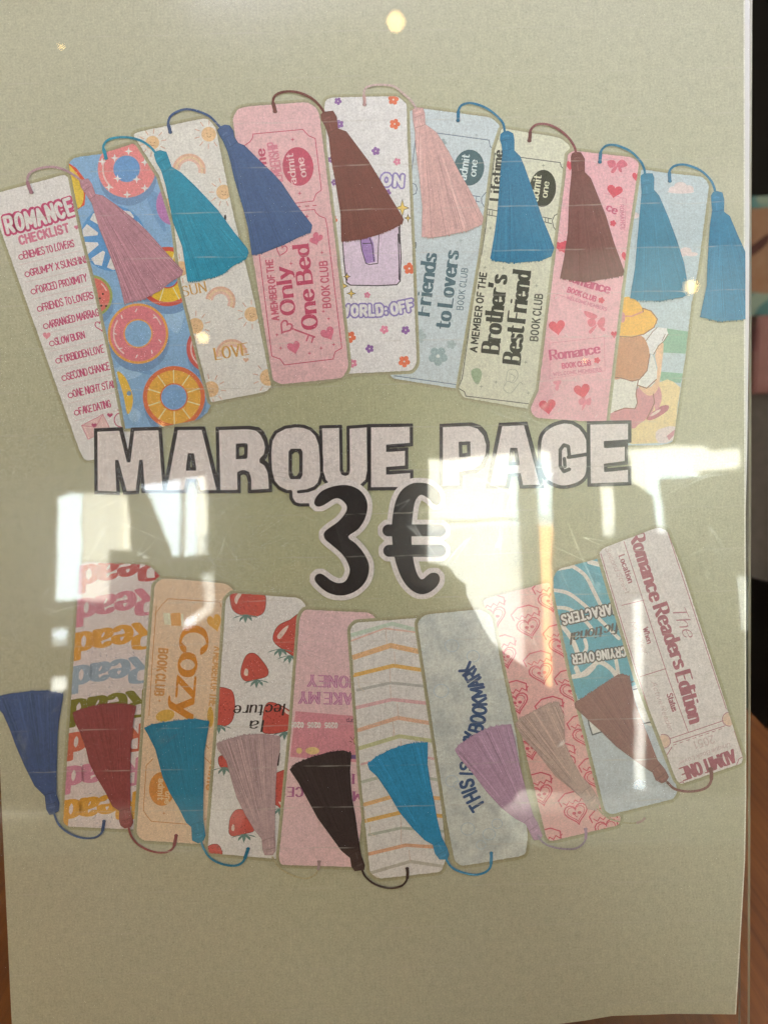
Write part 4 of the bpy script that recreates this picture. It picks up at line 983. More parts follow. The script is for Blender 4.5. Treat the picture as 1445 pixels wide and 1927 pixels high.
t7 = [(856.7, 1412)] + k7(225,950, 330,880, 395,848, 455,825, 580,805, 605,900) + k6(1180,250, 1230,450, 1275,600, 1300,640, 1335,730, 1320,755, 1280,760, 1250,700, 1225,650, 1150,610, 1060,540, 1010,485, 960,430, 870,310, 830,265, 790,220)
tassel(b, t7, "9e7a8b", [(1101, 1560), (1102, 1570), (1099, 1584), (1084, 1596), (1060, 1597.5), (1034, 1592), (1019, 1583), (1012, 1572)], (1016, 1592), w=3.8, strength=.26, light="8d7a82", order=8, y=1460)

# fictional characters
b = card("teal swirl bookmark with outlined lettering", [(1041, 1086), (1050, 1071), (1122.5, 1052), (1150, 1046), (1220, 1300), (1275, 1490), (1266, 1504), (1149, 1533), (1138, 1526), (1106, 1395), (1075, 1273), (1041, 1110)], "a5a3a4", 3, 1300, [8, 10, 0, 0, 0, 8, 6, 8, 6, 0, 0, 8])
ink("swirl_ground", b, 1, "588691", [[(1030, 1060), (1160, 1030), (1225, 1275), (1180, 1296), (1088, 1316), (1060, 1250)]])
ink("swirl", b, 1.5, "c2b3a8", lines(k9(60,470, 170,490, 270,560, 380,660, 520,800), k9(200,305, 290,370, 350,480, 400,580), k9(60,590, 180,600, 290,680, 340,740), k9(90,330, 200,310), k9(290,810, 300,870, 260,930), k9(500,940, 520,1060), w=7, smooth_=True) + lines(k9(230,1000, 260,1050, 330,1000, 390,960, 470,1010, 520,1080), k9(210,1060, 300,1040, 350,990), k9(320,280, 400,300), k9(140,720, 200,800, 240,900), w=9, smooth_=True))
for s, p, h in (("CHARACTERS", k9(545,555, 300,605, 130,645), 17), ("CRYING OVER", k9(560,860, 205,915), 16)):
    random.seed(9); letters(b, 2, "4c4442", s, p, h, thick=.34, gap=.36, grow=1.0)
    random.seed(9); letters(b, 3, "cdc2ba", s, p, h, thick=.19, gap=.36)
letters(b, 2, "4c4442", "fictional", k9(520,690, 200,765), 20, thick=.19, thin=.09, slant=.35, gap=.22)
ink("book_page", b, 2, "c6bbb0", [smooth(k10(525,215, 585,192, 645,320, 668,440, 610,445, 560,330), 2, True), k10(222,410, 300,480, 330,488, 250,517)])
ink("book_outline", b, 3, "47474c", lines(k10(510,160, 565,140), k10(530,208, 585,195, 645,320), k10(600,440, 640,430, 668,445), k10(222,410, 228,450, 250,517, 332,490), w=2.6))
t8 = [(970, 1364), (978, 1352), (995, 1344), (1012, 1334), (1030, 1325), (1050, 1321), (1060, 1345), (1062, 1400), (1076, 1430), (1092, 1460), (1110, 1478), (1119, 1493), (1128, 1510), (1121, 1525), (1105, 1521), (1098, 1505), (1088, 1496), (1070, 1480), (1058, 1470), (1045, 1460), (1028, 1438), (1010, 1415), (985, 1390)]
tassel(b, t8, "a08378", [(1212, 1540), (1205, 1546), (1190, 1549), (1168, 1547), (1146, 1540), (1130, 1528), (1122, 1515)], (1125, 1530), w=3.2, strength=.34, light="93866a", order=8, y=1430)

# readers edition ticket
b = card("cream ticket bookmark lettered Romance Readers Edition", [(1126.6, 1040), (1136, 1031), (1238, 992), (1255, 999), (1286, 1080), (1349, 1276), (1397, 1424), (1396, 1436), (1280, 1476), (1272, 1468), (1197, 1273)], "c4b4ae", 4, 1230, [6, 6, 10, 6, 0, 0, 6, 6, 6, 6, 0])
TK = "8f545c"
ticket_line(b, 1, "9a666b", 1.5, [(1173.6, 1019), (1258, 1279)] + k10(900,495), k9(540,575, 690,540), k9(665,1060, 840,1005), [(1130, 1042), (1199, 1270), (1234, 1378)], k10(770,545, 1140,420), k10(800,570, 1150,455), [(1256, 1002), (1366, 1334)])
ink("perforation", b, 1, "9a666b", sum((stroke(k10(800 + i * 44, 586 - i * 15, 822 + i * 44, 579 - i * 15), 1.2) for i in range(8)), []))
ink("ticket_notch", b, 1, "c4a492", [ell(1248, 1395, 12), ell(1371.6, 1353.5, 12)])
ticket_line(b, 1.4, "9a666b", 1.6, ell(1248, 1395, 13, a0=-1.9, a1=1.6, n=14), ell(1371.6, 1353.5, 13, a0=1.4, a1=4.6, n=14), k10(790,600, 755,655, 820,850), k10(820,850, 865,835, 885,862), k10(1215,490, 1270,655), k10(1230,720, 1245,680, 1275,665))
letters(b, 2, TK, "Romance", [(1184, 1008), (1223, 1131)], 27, thick=.26, thin=.10, serif=.09, gap=.26)
letters(b, 2, TK, "Readers", [(1229, 1144), (1269, 1258)], 27, thick=.26, thin=.10, serif=.09, gap=.26)
letters(b, 2, TK, "Edition", [(1271, 1270), (1297, 1360)], 28, thick=.26, thin=.10, serif=.09, gap=.26)
letters(b, 2, "9c6a70", "The", [(1262, 1145), (1287, 1199)], 24, thick=.09, thin=.05, slant=.4, gap=.2)
letters(b, 2, "8a525a", "Location", [(1164, 1047), (1182, 1097)], 11, thick=.22, thin=.12, serif=.08, gap=.26)
letters(b, 2, "8a525a", "When", [(1209, 1183), (1217.5, 1211)], 10, thick=.22, thin=.12, serif=.08, gap=.26)
letters(b, 2, "8a525a", "Status", [(1254, 1308), (1264.5, 1339)], 11, thick=.22, thin=.12, serif=.08, gap=.26)
letters(b, 2, "a98a88", "Second Street", [(1138, 1033), (1176, 1117)], 9, thick=.08, slant=.3, gap=.2)
letters(b, 2, "a98a88", "Next Year", [(1186, 1172), (1212, 1232)], 9, thick=.08, slant=.3, gap=.2)
letters(b, 2, "a98a88", "Active Reader", [(1225, 1284), (1258, 1376)], 9, thick=.08, slant=.3, gap=.2)
letters(b, 2, "8f545c", "ADMIT ONE", [(1377, 1411), (1279, 1446)], 24, thick=.22, thin=.11, serif=.08, gap=.26, space=.8)
letters(b, 2, "ad908e", "Unique Book Lover", [(1372, 1398), (1276, 1433)], 8, thick=.1, slant=.2, gap=.24)
letters(b, 2, "b39a96", "2051", [(1340, 1384), (1305, 1396)], 14, thick=.12, gap=.25)
tassel(b, k10(130,300, 150,285, 180,270, 240,230, 300,190, 420,110, 447,103, 500,120, 520,220, 545,320, 590,430, 640,560, 690,690, 740,750, 765,800, 750,830, 720,842, 680,820, 660,770, 620,745, 530,680, 470,635, 410,590, 310,490, 265,450, 220,410, 135,330), "764f49", [(1335.7, 1447), (1338, 1458), (1336, 1472), (1328, 1482), (1311, 1488), (1288.6, 1489), (1268, 1484), (1255, 1472)], (1250, 1490), w=5.0, strength=.12, order=8, y=1390)

# ------------------------------------------------------------------ clear acrylic sign holder
def clear_mat(name, scratched):
    m, nt, b = new_mat(name)
    nt.nodes.remove(b)
    out = nt.nodes['Material Output']
    geo = nd(nt, 'ShaderNodeNewGeometry')
    tc = nd(nt, 'ShaderNodeTexCoord').outputs['Object']
    dt = nd(nt, 'ShaderNodeVectorMath', operation='DOT_PRODUCT')
    nt.links.new(geo.outputs['Normal'], dt.inputs[0]); nt.links.new(geo.outputs['Incoming'], dt.inputs[1])
    c = mth(nt, 'SUBTRACT', 1.0, mth(nt, 'ABSOLUTE', dt.outputs['Value']), clamp=True)
    fr = mth(nt, 'ADD', 0.040, mth(nt, 'MULTIPLY', 0.96, mth(nt, 'POWER', c, 5.0)))
    tr = nd(nt, 'ShaderNodeBsdfTransparent')
    tr.inputs[0].default_value = (0.985, 0.99, 0.985, 1)
    gl = nd(nt, 'ShaderNodeBsdfGlossy')
    gl.inputs['Roughness'].default_value = 0.012
    mx = nd(nt, 'ShaderNodeMixShader')
    nt.links.new(fr, mx.inputs[0]); nt.links.new(tr.outputs[0], mx.inputs[1]); nt.links.new(gl.outputs[0], mx.inputs[2])
    sh = mx.outputs[0]
    if scratched:
        # slightly wavy sheet
        bp = nd(nt, 'ShaderNodeBump'); bp.inputs['Strength'].default_value = 0.5; bp.inputs['Distance'].default_value = 0.00004
        nt.links.new(noise(nt, mapping(nt, tc, scale=(55, 75, 1)), 1.0, 1.5), bp.inputs['Height'])
        nt.links.new(bp.outputs[0], gl.inputs['Normal'])
        # hairline scratches: contour lines of stretched noise, each broken into short lengths
        tot = None
        for k, (rot, sx, sy, wd, th) in enumerate(((0.35, 14, 190, .0062, .52), (-0.6, 12, 210, .0060, .52), (1.15, 12, 180, .0058, .52), (2.2, 16, 200, .0060, .53), (0.0, 120, 140, .0050, .55), (1.65, 14, 230, .0060, .52), (2.7, 15, 200, .0058, .53))):
            mp = mapping(nt, mapping(nt, tc, (0, 0, rot)), (0, 0, 0), (sx, sy, 1), (k * 3.1, k * 1.7, 0))
            n = noise(nt, mp, 1.0, 0.6 if k != 4 else 2.5, .5)
            ln = mth(nt, 'SUBTRACT', 1.0, mth(nt, 'DIVIDE', mth(nt, 'ABSOLUTE', mth(nt, 'SUBTRACT', n, 0.5)), wd), clamp=True)
            msk = mth(nt, 'MULTIPLY', mth(nt, 'SUBTRACT', noise(nt, mapping(nt, tc, scale=(38, 38, 1), loc=(k * 5.3, 2, 0)), 1.0, 2.0), th), 9.0, clamp=True)
            s = mth(nt, 'MULTIPLY', ln, msk)
            tot = s if tot is None else mth(nt, 'MAXIMUM', tot, s)
        # handled most across the middle of the sheet
        sv = nd(nt, 'ShaderNodeSeparateXYZ'); nt.links.new(tc, sv.inputs[0])
        wz = mth(nt, 'SUBTRACT', 1.0, mth(nt, 'DIVIDE', mth(nt, 'ABSOLUTE', mth(nt, 'ADD', sv.outputs[1], 0.022)), 0.085), clamp=True)
        tot = mth(nt, 'MULTIPLY', tot, mth(nt, 'ADD', 0.12, mth(nt, 'MULTIPLY', wz, 1.2), clamp=True))
        sc = nd(nt, 'ShaderNodeBsdfGlossy'); sc.inputs['Roughness'].default_value = 0.24
        mx2 = nd(nt, 'ShaderNodeMixShader')
        nt.links.new(mth(nt, 'MULTIPLY', tot, 0.12), mx2.inputs[0]); nt.links.new(sh, mx2.inputs[1]); nt.links.new(sc.outputs[0], mx2.inputs[2])
        # faint film of dust and fingermarks that spreads the light around bright reflections
        fm = nd(nt, 'ShaderNodeBsdfGlossy'); fm.inputs['Roughness'].default_value = 0.20
        mx3 = nd(nt, 'ShaderNodeMixShader')
        nt.links.new(mth(nt, 'MULTIPLY', noise(nt, tc, 45, 4, .6), 0.032), mx3.inputs[0]); nt.links.new(mx2.outputs[0], mx3.inputs[1]); nt.links.new(fm.outputs[0], mx3.inputs[2])
        sh = mx3.outputs[0]
    nt.links.new(sh, out.inputs['Surface'])
    return m
EDGE, nt_, b_ = new_mat("polished_acrylic_edge")
b_.inputs['Base Color'].default_value = (0.62, 0.66, 0.60, 1); b_.inputs['Roughness'].default_value = 0.25
b_.inputs['Alpha'].default_value = 0.55
PANE, CLEAR = clear_mat("scratched_clear_acrylic", True), clear_mat("clear_acrylic", False)

def slab(name, parent, u0, u1, v0, v1, w0, w1, mats, bev=0.0):
    me = bpy.data.meshes.new(name)
    vv = [(u, v, w) for w in (w0, w1) for u, v in ((u0, v0), (u1, v0), (u1, v1), (u0, v1))]
    ff = [(3, 2, 1, 0), (4, 5, 6, 7), (0, 1, 5, 4), (1, 2, 6, 5), (2, 3, 7, 6), (3, 0, 4, 7)]
    me.from_pydata(vv, [], ff)
    for mm in mats: me.materials.append(mm)
    if len(mats) > 1:
        for p in me.polygons[2:]: p.material_index = 1
    return link(name, me, parent, None)
HOLD = thing("sign_holder", "clear scratched acrylic sign holder leaning back on the wooden table with the poster inside", "sign holder", matrix=SIGN)
uR = uv(1402.5, 1000)[0]; uL = uv(-40, 1000)[0] - 0.004
vB = uv(722, 2040)[1]; vT = uv(722, -90)[1]
slab("front_panel", HOLD, uL, uR, vB, vT, 0.0020, 0.0036, [PANE, EDGE])
slab("back_panel", HOLD, uL, uR, vB + 0.0016, vT - 0.004, -0.0042, -0.0028, [CLEAR, EDGE])
slab("bottom_fold", HOLD, uL + .0005, uR - .0005, vB - 0.0012, vB - 0.0002, -0.0040, 0.0034, [EDGE])
# the holder's foot lies on the table behind the sign
me = bpy.data.meshes.new("foot")
Mi = SIGN.inverted()
P0 = [(uL, 0.012, TABLE_Z + .0002), (uR, 0.012, TABLE_Z + .0002), (uR, 0.075, TABLE_Z + .0002), (uL, 0.075, TABLE_Z + .0002)]
yb = (SIGN @ Vector((0, vB, -0.004))).y
P0 = [(x, y + yb - 0.010, z) for x, y, z in P0]
vv = [Mi @ Vector(p) for p in P0] + [Mi @ Vector((p[0], p[1], p[2] + .0016)) for p in P0]
me.from_pydata(vv, [], [(3, 2, 1, 0), (4, 5, 6, 7), (0, 1, 5, 4), (1, 2, 6, 5), (2, 3, 7, 6), (3, 0, 4, 7)])
link("foot", me, HOLD, CLEAR)

# plain white sheet behind the poster, its edge shows on the right
back = [(1300, -85), (1420, -85), (1419, 0), (1414.5, 450), (1412, 640), (1409, 850), (1405, 1010), (1300, 1010)]
mw, ntw, bw = new_mat("white_card")
tcw = nd(ntw, 'ShaderNodeTexCoord').outputs['Object']
ntw.links.new(mixc(ntw, noise(ntw, tcw, 900, 2), (.74, .73, .73), (.82, .81, .80)), bw.inputs['Base Color'])
bw.inputs['Roughness'].default_value = .8
sh = thing("backing_sheet", "plain white paper sheet tucked behind the poster with only its right edge showing", "paper", matrix=SIGN)
w0 = flat_mesh("sheet", [union([back])], -0.0011)
link("sheet", w0, sh, mw)

# ------------------------------------------------------------------ table and the blurred things behind
def onplane(x, y, axis, val):
    d = ray(x, y)
    t = (val - CAM[axis]) / d[axis]
    return CAM + d * t
A, B = onplane(1412, 1332, 2, TABLE_Z), onplane(1446, 1366, 2, TABLE_Z)
e1 = (B - A).normalized(); e2 = Vector((e1.y, -e1.x, 0))
if e2.y > 0: e2 = -e2                                         # towards the viewer
def wood_mat(name, dark, light, ang):
    m, nt, b = new_mat(name)
    tc = nd(nt, 'ShaderNodeTexCoord').outputs['Object']
    mp = mapping(nt, tc, (0, 0, ang), (3.2, 46, 20))
    n1 = noise(nt, mp, 1.0, 5, .62, .5)
    n2 = noise(nt, mapping(nt, tc, (0, 0, ang), (14, 520, 60)), 1.0, 3, .6)
    n3 = noise(nt, mapping(nt, tc, (0, 0, ang), (1.5, 9, 5)), 1.0, 2, .5)
    f = mth(nt, 'ADD', mth(nt, 'MULTIPLY', mth(nt, 'SUBTRACT', n1, .35), 1.7), mth(nt, 'MULTIPLY', mth(nt, 'SUBTRACT', n2, .5), .8), clamp=True)
    c = mixc(nt, f, dark, light)
    c = mixc(nt, mth(nt, 'MULTIPLY', n3, .5), c, tuple(v * .55 for v in dark))
    nt.links.new(c, b.inputs['Base Color'])
    b.inputs['Roughness'].default_value = .42
    bp = nd(nt, 'ShaderNodeBump'); bp.inputs['Strength'].default_value = .25; bp.inputs['Distance'].default_value = .0006
    nt.links.new(n2, bp.inputs['Height']); nt.links.new(bp.outputs[0], b.inputs['Normal'])
    return m
WOOD = wood_mat("brown_wood", (0.20, 0.056, 0.010), (0.54, 0.19, 0.036), 0.0)
def bevel_box(name, parent, size, loc, mat, bev=0.004, rot=0.0, label=None):
    import bmesh
    bm = bmesh.new()
    bmesh.ops.create_cube(bm, size=1.0, matrix=Matrix.Diagonal((*size, 1)))
    bmesh.ops.bevel(bm, geom=bm.edges[:], offset=bev, segments=2, affect='EDGES')
    me = bpy.data.meshes.new(name); bm.to_mesh(me); bm.free()
    o = link(name, me, parent, mat, label)
    o.location = loc; o.rotation_euler = (0, 0, rot)
    return o
ang = math.atan2(e1.y, e1.x)
tl = thing("wooden_table", "brown wooden table with visible grain that the sign holder stands on", "table")
ctr = A + e1 * -0.15 + e2 * 0.36
tl.location = (ctr.x, ctr.y, 0); tl.rotation_euler = (0, 0, ang)
bevel_box("tabletop", tl, (1.3, 0.72, 0.035), (0, 0, TABLE_Z - 0.0175), WOOD, .003)
for sx in (-.56, .56):
    for sy in (-.29, .29): bevel_box("table_leg", tl, (.055, .055, TABLE_Z - .036), (sx, sy, (TABLE_Z - .036) / 2), WOOD, .006)

# second table under a grey brown cloth, with goods on it
def fabric(name, a, b_c, sc=120):
    m, nt, b = new_mat(name)
    tc = nd(nt, 'ShaderNodeTexCoord').outputs['Object']
    nt.links.new(mixc(nt, noise(nt, tc, sc, 3), a, b_c), b.inputs['Base Color'])
    b.inputs['Roughness'].default_value = .85
    return m
YB = 0.55
def at_depth(x, y, Y): return onplane(x, y, 1, Y)
top = at_depth(1428, 752, YB); hem = at_depth(1428, 1082, YB)
import bmesh
bm = bmesh.new()
xl, xr = top.x - 0.30, top.x + 0.55
nx, nz = 90, 8
grid = []
for j in range(nz + 1):
    row = []
    for i in range(nx + 1):
        x = xl + (xr - xl) * i / nx
        z = top.z - (top.z - hem.z) * j / nz
        fold = math.sin(i * .9) * .010 + math.sin(i * .37 + 1) * .012
        row.append(bm.verts.new((x, YB - fold * (j / nz) ** .6, z + (0.006 * math.sin(i * .5) if j == nz else 0))))
    grid.append(row)
back_row = [bm.verts.new((v.co.x, YB + .5, top.z)) for v in grid[0]]
for j in range(nz):
    for i in range(nx): bm.faces.new((grid[j][i], grid[j + 1][i], grid[j + 1][i + 1], grid[j][i + 1]))
for i in range(nx): bm.faces.new((back_row[i], grid[0][i], grid[0][i + 1], back_row[i + 1]))
me = bpy.data.meshes.new("tablecloth"); bm.to_mesh(me); bm.free()
for p in me.polygons: p.use_smooth = True
dt_ = thing("display_table", "far display table on dark legs under a grey brown cloth, behind the sign", "table")
link("table_cover", me, dt_, fabric("grey_brown_cloth", (.050, .038, .032), (.095, .074, .062)))
DARKW = wood_mat("dark_wood", (.012, .008, .006), (.03, .02, .014), 0)
for x in (xl + .06, xr - .06):
    for y in (YB + .07, YB + .44): bevel_box("table_leg", dt_, (.045, .045, top.z - .03), (x, y, (top.z - .03) / 2), DARKW, .004)
bevel_box("tabletop", dt_, (xr - xl - .02, .46, .025), ((xl + xr) / 2, YB + .25, top.z - .0145), DARKW, .003)

def printed_cover(name, cols, seed):
    m, nt, b = new_mat(name)
    tc = nd(nt, 'ShaderNodeTexCoord').outputs['Object']
    vo = noise(nt, mapping(nt, tc, loc=(seed, seed, 0)), 26, 1.5, .5, .8)
    cr = nd(nt, 'ShaderNodeValToRGB')
    cr.color_ramp.interpolation = 'EASE'
    while len(cr.color_ramp.elements) < len(cols): cr.color_ramp.elements.new(.5)
    for e_, (p, c) in zip(cr.color_ramp.elements, cols): e_.position = p; e_.color = (*c, 1)
    nt.links.new(vo, cr.inputs[0]); nt.links.new(cr.outputs[0], b.inputs['Base Color'])
    b.inputs['Roughness'].default_value = .4
    return m
def book(name, label, y0, y1, x0, x1, Y, depth, mat, pages):
    a, c = at_depth(x0, y1, Y), at_depth(x1, y0, Y)
    t = thing(name, label, "book")
    t.location = ((a.x + c.x) / 2, Y, a.z)
    w, h = c.x - a.x, c.z - a.z
    bevel_box("front_cover", t, (w, .003, h), (0, 0, h / 2), mat, .001)
    bevel_box("page_block", t, (w - .008, depth - .004, h - .006), (-.002, depth / 2 + .0003, h / 2), pages, .001)
    bevel_box("back_cover", t, (w, .003, h), (0, depth + .0005, h / 2), mat, .001)
    bevel_box("spine", t, (.003, depth + .003, h), (-w / 2 - .0018, depth / 2, h / 2), mat, .001)
    return t, w, h
PAGES = fabric("cream_pages", (.5, .45, .36), (.6, .55, .46), 300)
t, w, h = book("picture_book", "picture book with a teal and peach cover standing on the far table", 366, 752, 1300, 1530, YB + .12, .022, printed_cover("teal_cover", ((0.0, (.02, .085, .085)), (.52, (.03, .11, .11)), (.58, (.16, .20, .15)), (1.0, (.05, .17, .17))), 4.2), PAGES)
# peach figure on the cover: a flat print standing a hair proud of the board
def decal(name, parent, pts, mat, y, lo):
    me = bpy.data.meshes.new(name)
    v_, f_ = union([pts])
    me.from_pydata([(p[0] - lo[0], y, p[1] - lo[1]) for p in v_], [], f_)
    return link(name, me, parent, mat)
q = lambda x, y: (lambda p: (p.x, p.z))(at_depth(x, y, YB + .12))
lo = (t.location.x, t.location.z)
decal("cover_print", t, smooth([q(1395, 400), q(1425, 392), q(1452, 398), q(1460, 470), q(1455, 545), q(1420, 550), q(1390, 540), q(1385, 460)], 3, True), fabric("peach_print", (.20, .085, .04), (.27, .16, .10), 60), -.0021, lo)
decal("cover_print", t, smooth([q(1405, 470), q(1418, 458), q(1440, 442), q(1452, 440), q(1438, 462), q(1412, 482)], 3, True), fabric("dark_print", (.05, .015, .01), (.07, .02, .015)), -.0024, lo)
book("red_book", "closed dusty red book standing in front of the teal picture book", 592, 742, 1419, 1500, YB + .06, .03, printed_cover("red_cover", ((0.0, (.16, .045, .04)), (.5, (.20, .07, .06)), (.6, (.16, .03, .03)), (1.0, (.23, .09, .08))), 1.0), PAGES)

# ------------------------------------------------------------------ the room: floor, walls, ceiling, shop front behind the viewer
def box_room():
    def quad(name, pts, mat):
        me = bpy.data.meshes.new(name); me.from_pydata(pts, [], [tuple(range(len(pts)))])
        return link(name, me, None, mat, None, 'structure')
    X0, X1, Y0, Y1, Z1 = -2.6, 3.2, -4.0, 3.0, 2.8
    quad("floor", [(X0, Y0, 0), (X1, Y0, 0), (X1, -1.3, 0), (X0, -1.3, 0)], fabric("pale_floor", (.34, .33, .26), (.46, .44, .36), 3))
    quad("floor", [(X0, -1.3, 0), (X1, -1.3, 0), (X1, Y1, 0), (X0, Y1, 0)], wood_mat("dark_floor", (.010, .008, .007), (.03, .022, .018), .2))
    quad("ceiling", [(X0, Y0, Z1), (X0, Y1, Z1), (X1, Y1, Z1), (X1, Y0, Z1)], fabric("pale_ceiling", (.36, .345, .31), (.44, .42, .38), 4))
    quad("back_wall", [(X0, Y1, 0), (X1, Y1, 0), (X1, Y1, Z1), (X0, Y1, Z1)], fabric("black_brown_wall", (.006, .004, .003), (.012, .009, .007), 6))
    quad("side_wall", [(X0, Y0, 0), (X0, Y1, 0), (X0, Y1, Z1), (X0, Y0, Z1)], fabric("beige_wall", (.30, .26, .20), (.36, .31, .24), 5))
    quad("side_wall", [(X1, Y1, 0), (X1, Y0, 0), (X1, Y0, Z1), (X1, Y1, Z1)], fabric("beige_wall", (.36, .33, .27), (.42, .38, .31), 5))
    return X0, X1, Y0, Y1, Z1
X0, X1, Y0, Y1, Z1 = box_room()
def mirror(x, y, axis=1, val=-4.0):
    """where the view reflected by the holder at photo pixel (x, y) meets a plane"""
    d = ray(x, y)
    t = (O0 + N * 0.0036 - CAM).dot(N) / d.dot(N)
    p = CAM + d * t
    r = d - N * (2 * d.dot(N))
    return p + r * ((val - p[axis]) / r[axis])
openings = [[(105,937), (128,926), (238,930), (246,1036), (206,1036), (204,1132), (99,1132)],
            [(262,914), (386,895), (391,1046), (324,1046), (303,985), (284,940)],
            [(640,872), (1038,848), (1041,1332), (1062,1336), (1060,1402), (950,1445), (640,1445)],
            [(1128,915), (1155,912), (1160,1012), (1136,1012)],
            [(1184,842), (1330,836), (1338,846), (1396,842), (1396,880), (1320,886), (1316,897), (1243,904), (1257,1000), (1238,1003), (1228,930), (1190,908)],
            [(1192,1130), (1211,1130), (1216,1575), (1196,1575)],
            [(380,1080), (402,1078), (401,1150), (346,1186), (343,1168), (380,1140)],
            [(1386,1085), (1405,1085), (1409,1185), (1396,1185)],
            [(97,1187), (128,1185), (128,1211), (97,1213)], [(94,1276), (126,1272), (124,1302), (94,1303)]]
hp = [[(lambda q_: (q_.x, q_.z))(mirror(*p, val=Y0)) for p in o] for o in openings]
def front_wall(name, x0, x1, mat):
    v_, f_ = union([[(x0, 0), (x1, 0), (x1, Z1), (x0, Z1)]], holes=hp)
    bm = bmesh.new()
    bv = [bm.verts.new((x, Y0, z)) for x, z in v_]
    for f in f_: bm.faces.new([bv[i] for i in f])
    bmesh.ops.recalc_face_normals(bm, faces=bm.faces[:])
    r_ = bmesh.ops.extrude_face_region(bm, geom=bm.faces[:])
    bmesh.ops.translate(bm, verts=[g for g in r_['geom'] if isinstance(g, bmesh.types.BMVert)], vec=(0, -.03, 0))
    me = bpy.data.meshes.new(name); bm.to_mesh(me); bm.free()
    link(name, me, None, mat, None, 'structure')
xm = mirror(1050, 1000, val=Y0).x
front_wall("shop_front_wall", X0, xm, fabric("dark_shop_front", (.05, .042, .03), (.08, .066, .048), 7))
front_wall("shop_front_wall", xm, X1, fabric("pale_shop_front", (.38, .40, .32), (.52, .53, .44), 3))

# what stands outside in the street
g0 = thing("house", "cream house front across the street seen only as a reflection", "house")
g0.location = (0, -13, 0)
CREAM = fabric("cream_render", (.66, .61, .50), (.76, .72, .60), 2)
bevel_box("wall", g0, (9, .3, 6.5), (1.5, 0, 3.25), CREAM, .02)
SHUT = fabric("grey_shutter", (.34, .42, .44), (.42, .50, .50), 3)
for x in (-1.6, .3, 2.4, 4.6): bevel_box("shutter", g0, (.8, .08, 1.7), (x, .2, 2.4), SHUT, .02)
g1 = thing("slatted_fence", "white fence of horizontal boards outside the shop front seen only as a reflection", "fence")
g1.location = (0.8, -7.2, 0)
WHITEP = fabric("white_paint", (.74, .74, .70), (.82, .82, .78), 9)
FT = mirror(900, 985, val=-7.2).z
SLATP = fabric('weathered_white_paint', (.40, .41, .40), (.50, .51, .49), 9)
first = bevel_box("slat", g1, (5.0, .03, .040), (0, 0, .05), SLATP, .004)
for k in range(1, int((FT - .05) / .052)):
    o = first.copy(); COL.objects.link(o); o.parent = g1; o.location = (0, 0, .05 + k * .052)
for x in (-2.4, -.9, .9, 2.4): bevel_box("post", g1, (.08, .08, FT), (x, -.06, FT / 2), WHITEP, .008)
gs = bpy.data.meshes.new("street"); gs.from_pydata([(-30, -4.2, -.02), (30, -4.2, -.02), (30, -40, -.02), (-30, -40, -.02)], [], [(0, 3, 2, 1)])
link("street", gs, None, fabric("pale_paving", (.40, .38, .34), (.52, .50, .45), 8), None, 'structure')
# window bars
FR = fabric("pale_window_frame", (.45, .45, .42), (.55, .55, .50), 9)
for n_, (x0, x1, y0, y1) in enumerate(((996, 1006, 848, 1440), (341, 349, 890, 1050), (810, 1040, 975, 983))):
    a, c = mirror(x0, y1, val=Y0 - .16), mirror(x1, y0, val=Y0 - .16)
    o = bevel_box("window_bar", None, (abs(c.x - a.x), .05, abs(c.z - a.z)), ((a.x + c.x) / 2, Y0 - .16, (a.z + c.z) / 2), FR, .004)
    o['kind'] = 'structure'

# ceiling spotlights and hanging bulbs that the acrylic mirrors
def glow(name, col, s):
    m, nt, b = new_mat(name)
    b.inputs['Base Color'].default_value = (.9, .8, .6, 1)
    b.inputs['Emission Color'].default_value = (*col, 1)
    b.inputs['Emission Strength'].default_value = s
    return m
WARM = glow("warm_bulb", (1.0, .70, .26), 17.0)
BLK = fabric("black_metal", (.02, .02, .02), (.03, .03, .03))
def lathe(name, prof, parent, mat, n=20):
    bm = bmesh.new()
    rings = [[bm.verts.new((r * math.cos(2 * math.pi * k / n), r * math.sin(2 * math.pi * k / n), z)) for k in range(n)] for r, z in prof]
    for a, b_ in zip(rings, rings[1:]):
        for k in range(n): bm.faces.new((a[k], a[(k + 1) % n], b_[(k + 1) % n], b_[k]))
    me = bpy.data.meshes.new(name); bm.to_mesh(me); bm.free()
    for p in me.polygons: p.use_smooth = True
    return link(name, me, parent, mat)
def pendant(x, y, Y, r, label):
    p = mirror(x, y, val=Y)
    t = thing("pendant_lamp", label, "lamp", "warm lamps mirrored in the acrylic")
    t.location = p
    lathe("bulb", [(.001, -r), (r * .6, -r * .8), (r, 0), (r * .7, r * .7), (r * .3, r * 1.1), (.001, r * 1.15)], t, WARM)
    lathe("shade", [(r * 1.5, r * .2), (r * 1.2, r * 1.0), (r * .5, r * 1.5), (.004, r * 1.6)], t, BLK)
    lathe("cable", [(.003, r * 1.6), (.003, max(.05, Z1 - p.z))], t, BLK, 8)
pendant(745, 38, -1.75, .024, "warm hanging lamp highest in the poster's reflection, above its middle")
pendant(381, 635, -3.2, .024, "warm hanging lamp mirrored over the sun bookmark")
pendant(1300, 537, -2.9, .026, "warm hanging lamp mirrored beside the blue tassel on the right")
pendant(1100, 678, -3.4, .008, "tiny warm lamp mirrored over the pink heart bookmark")
pendant(303, 798, -3.4, .010, "tiny warm lamp mirrored over the orange swim ring")
pendant(115, 85, -2.2, .006, "tiny warm lamp mirrored in the upper left corner of the poster")

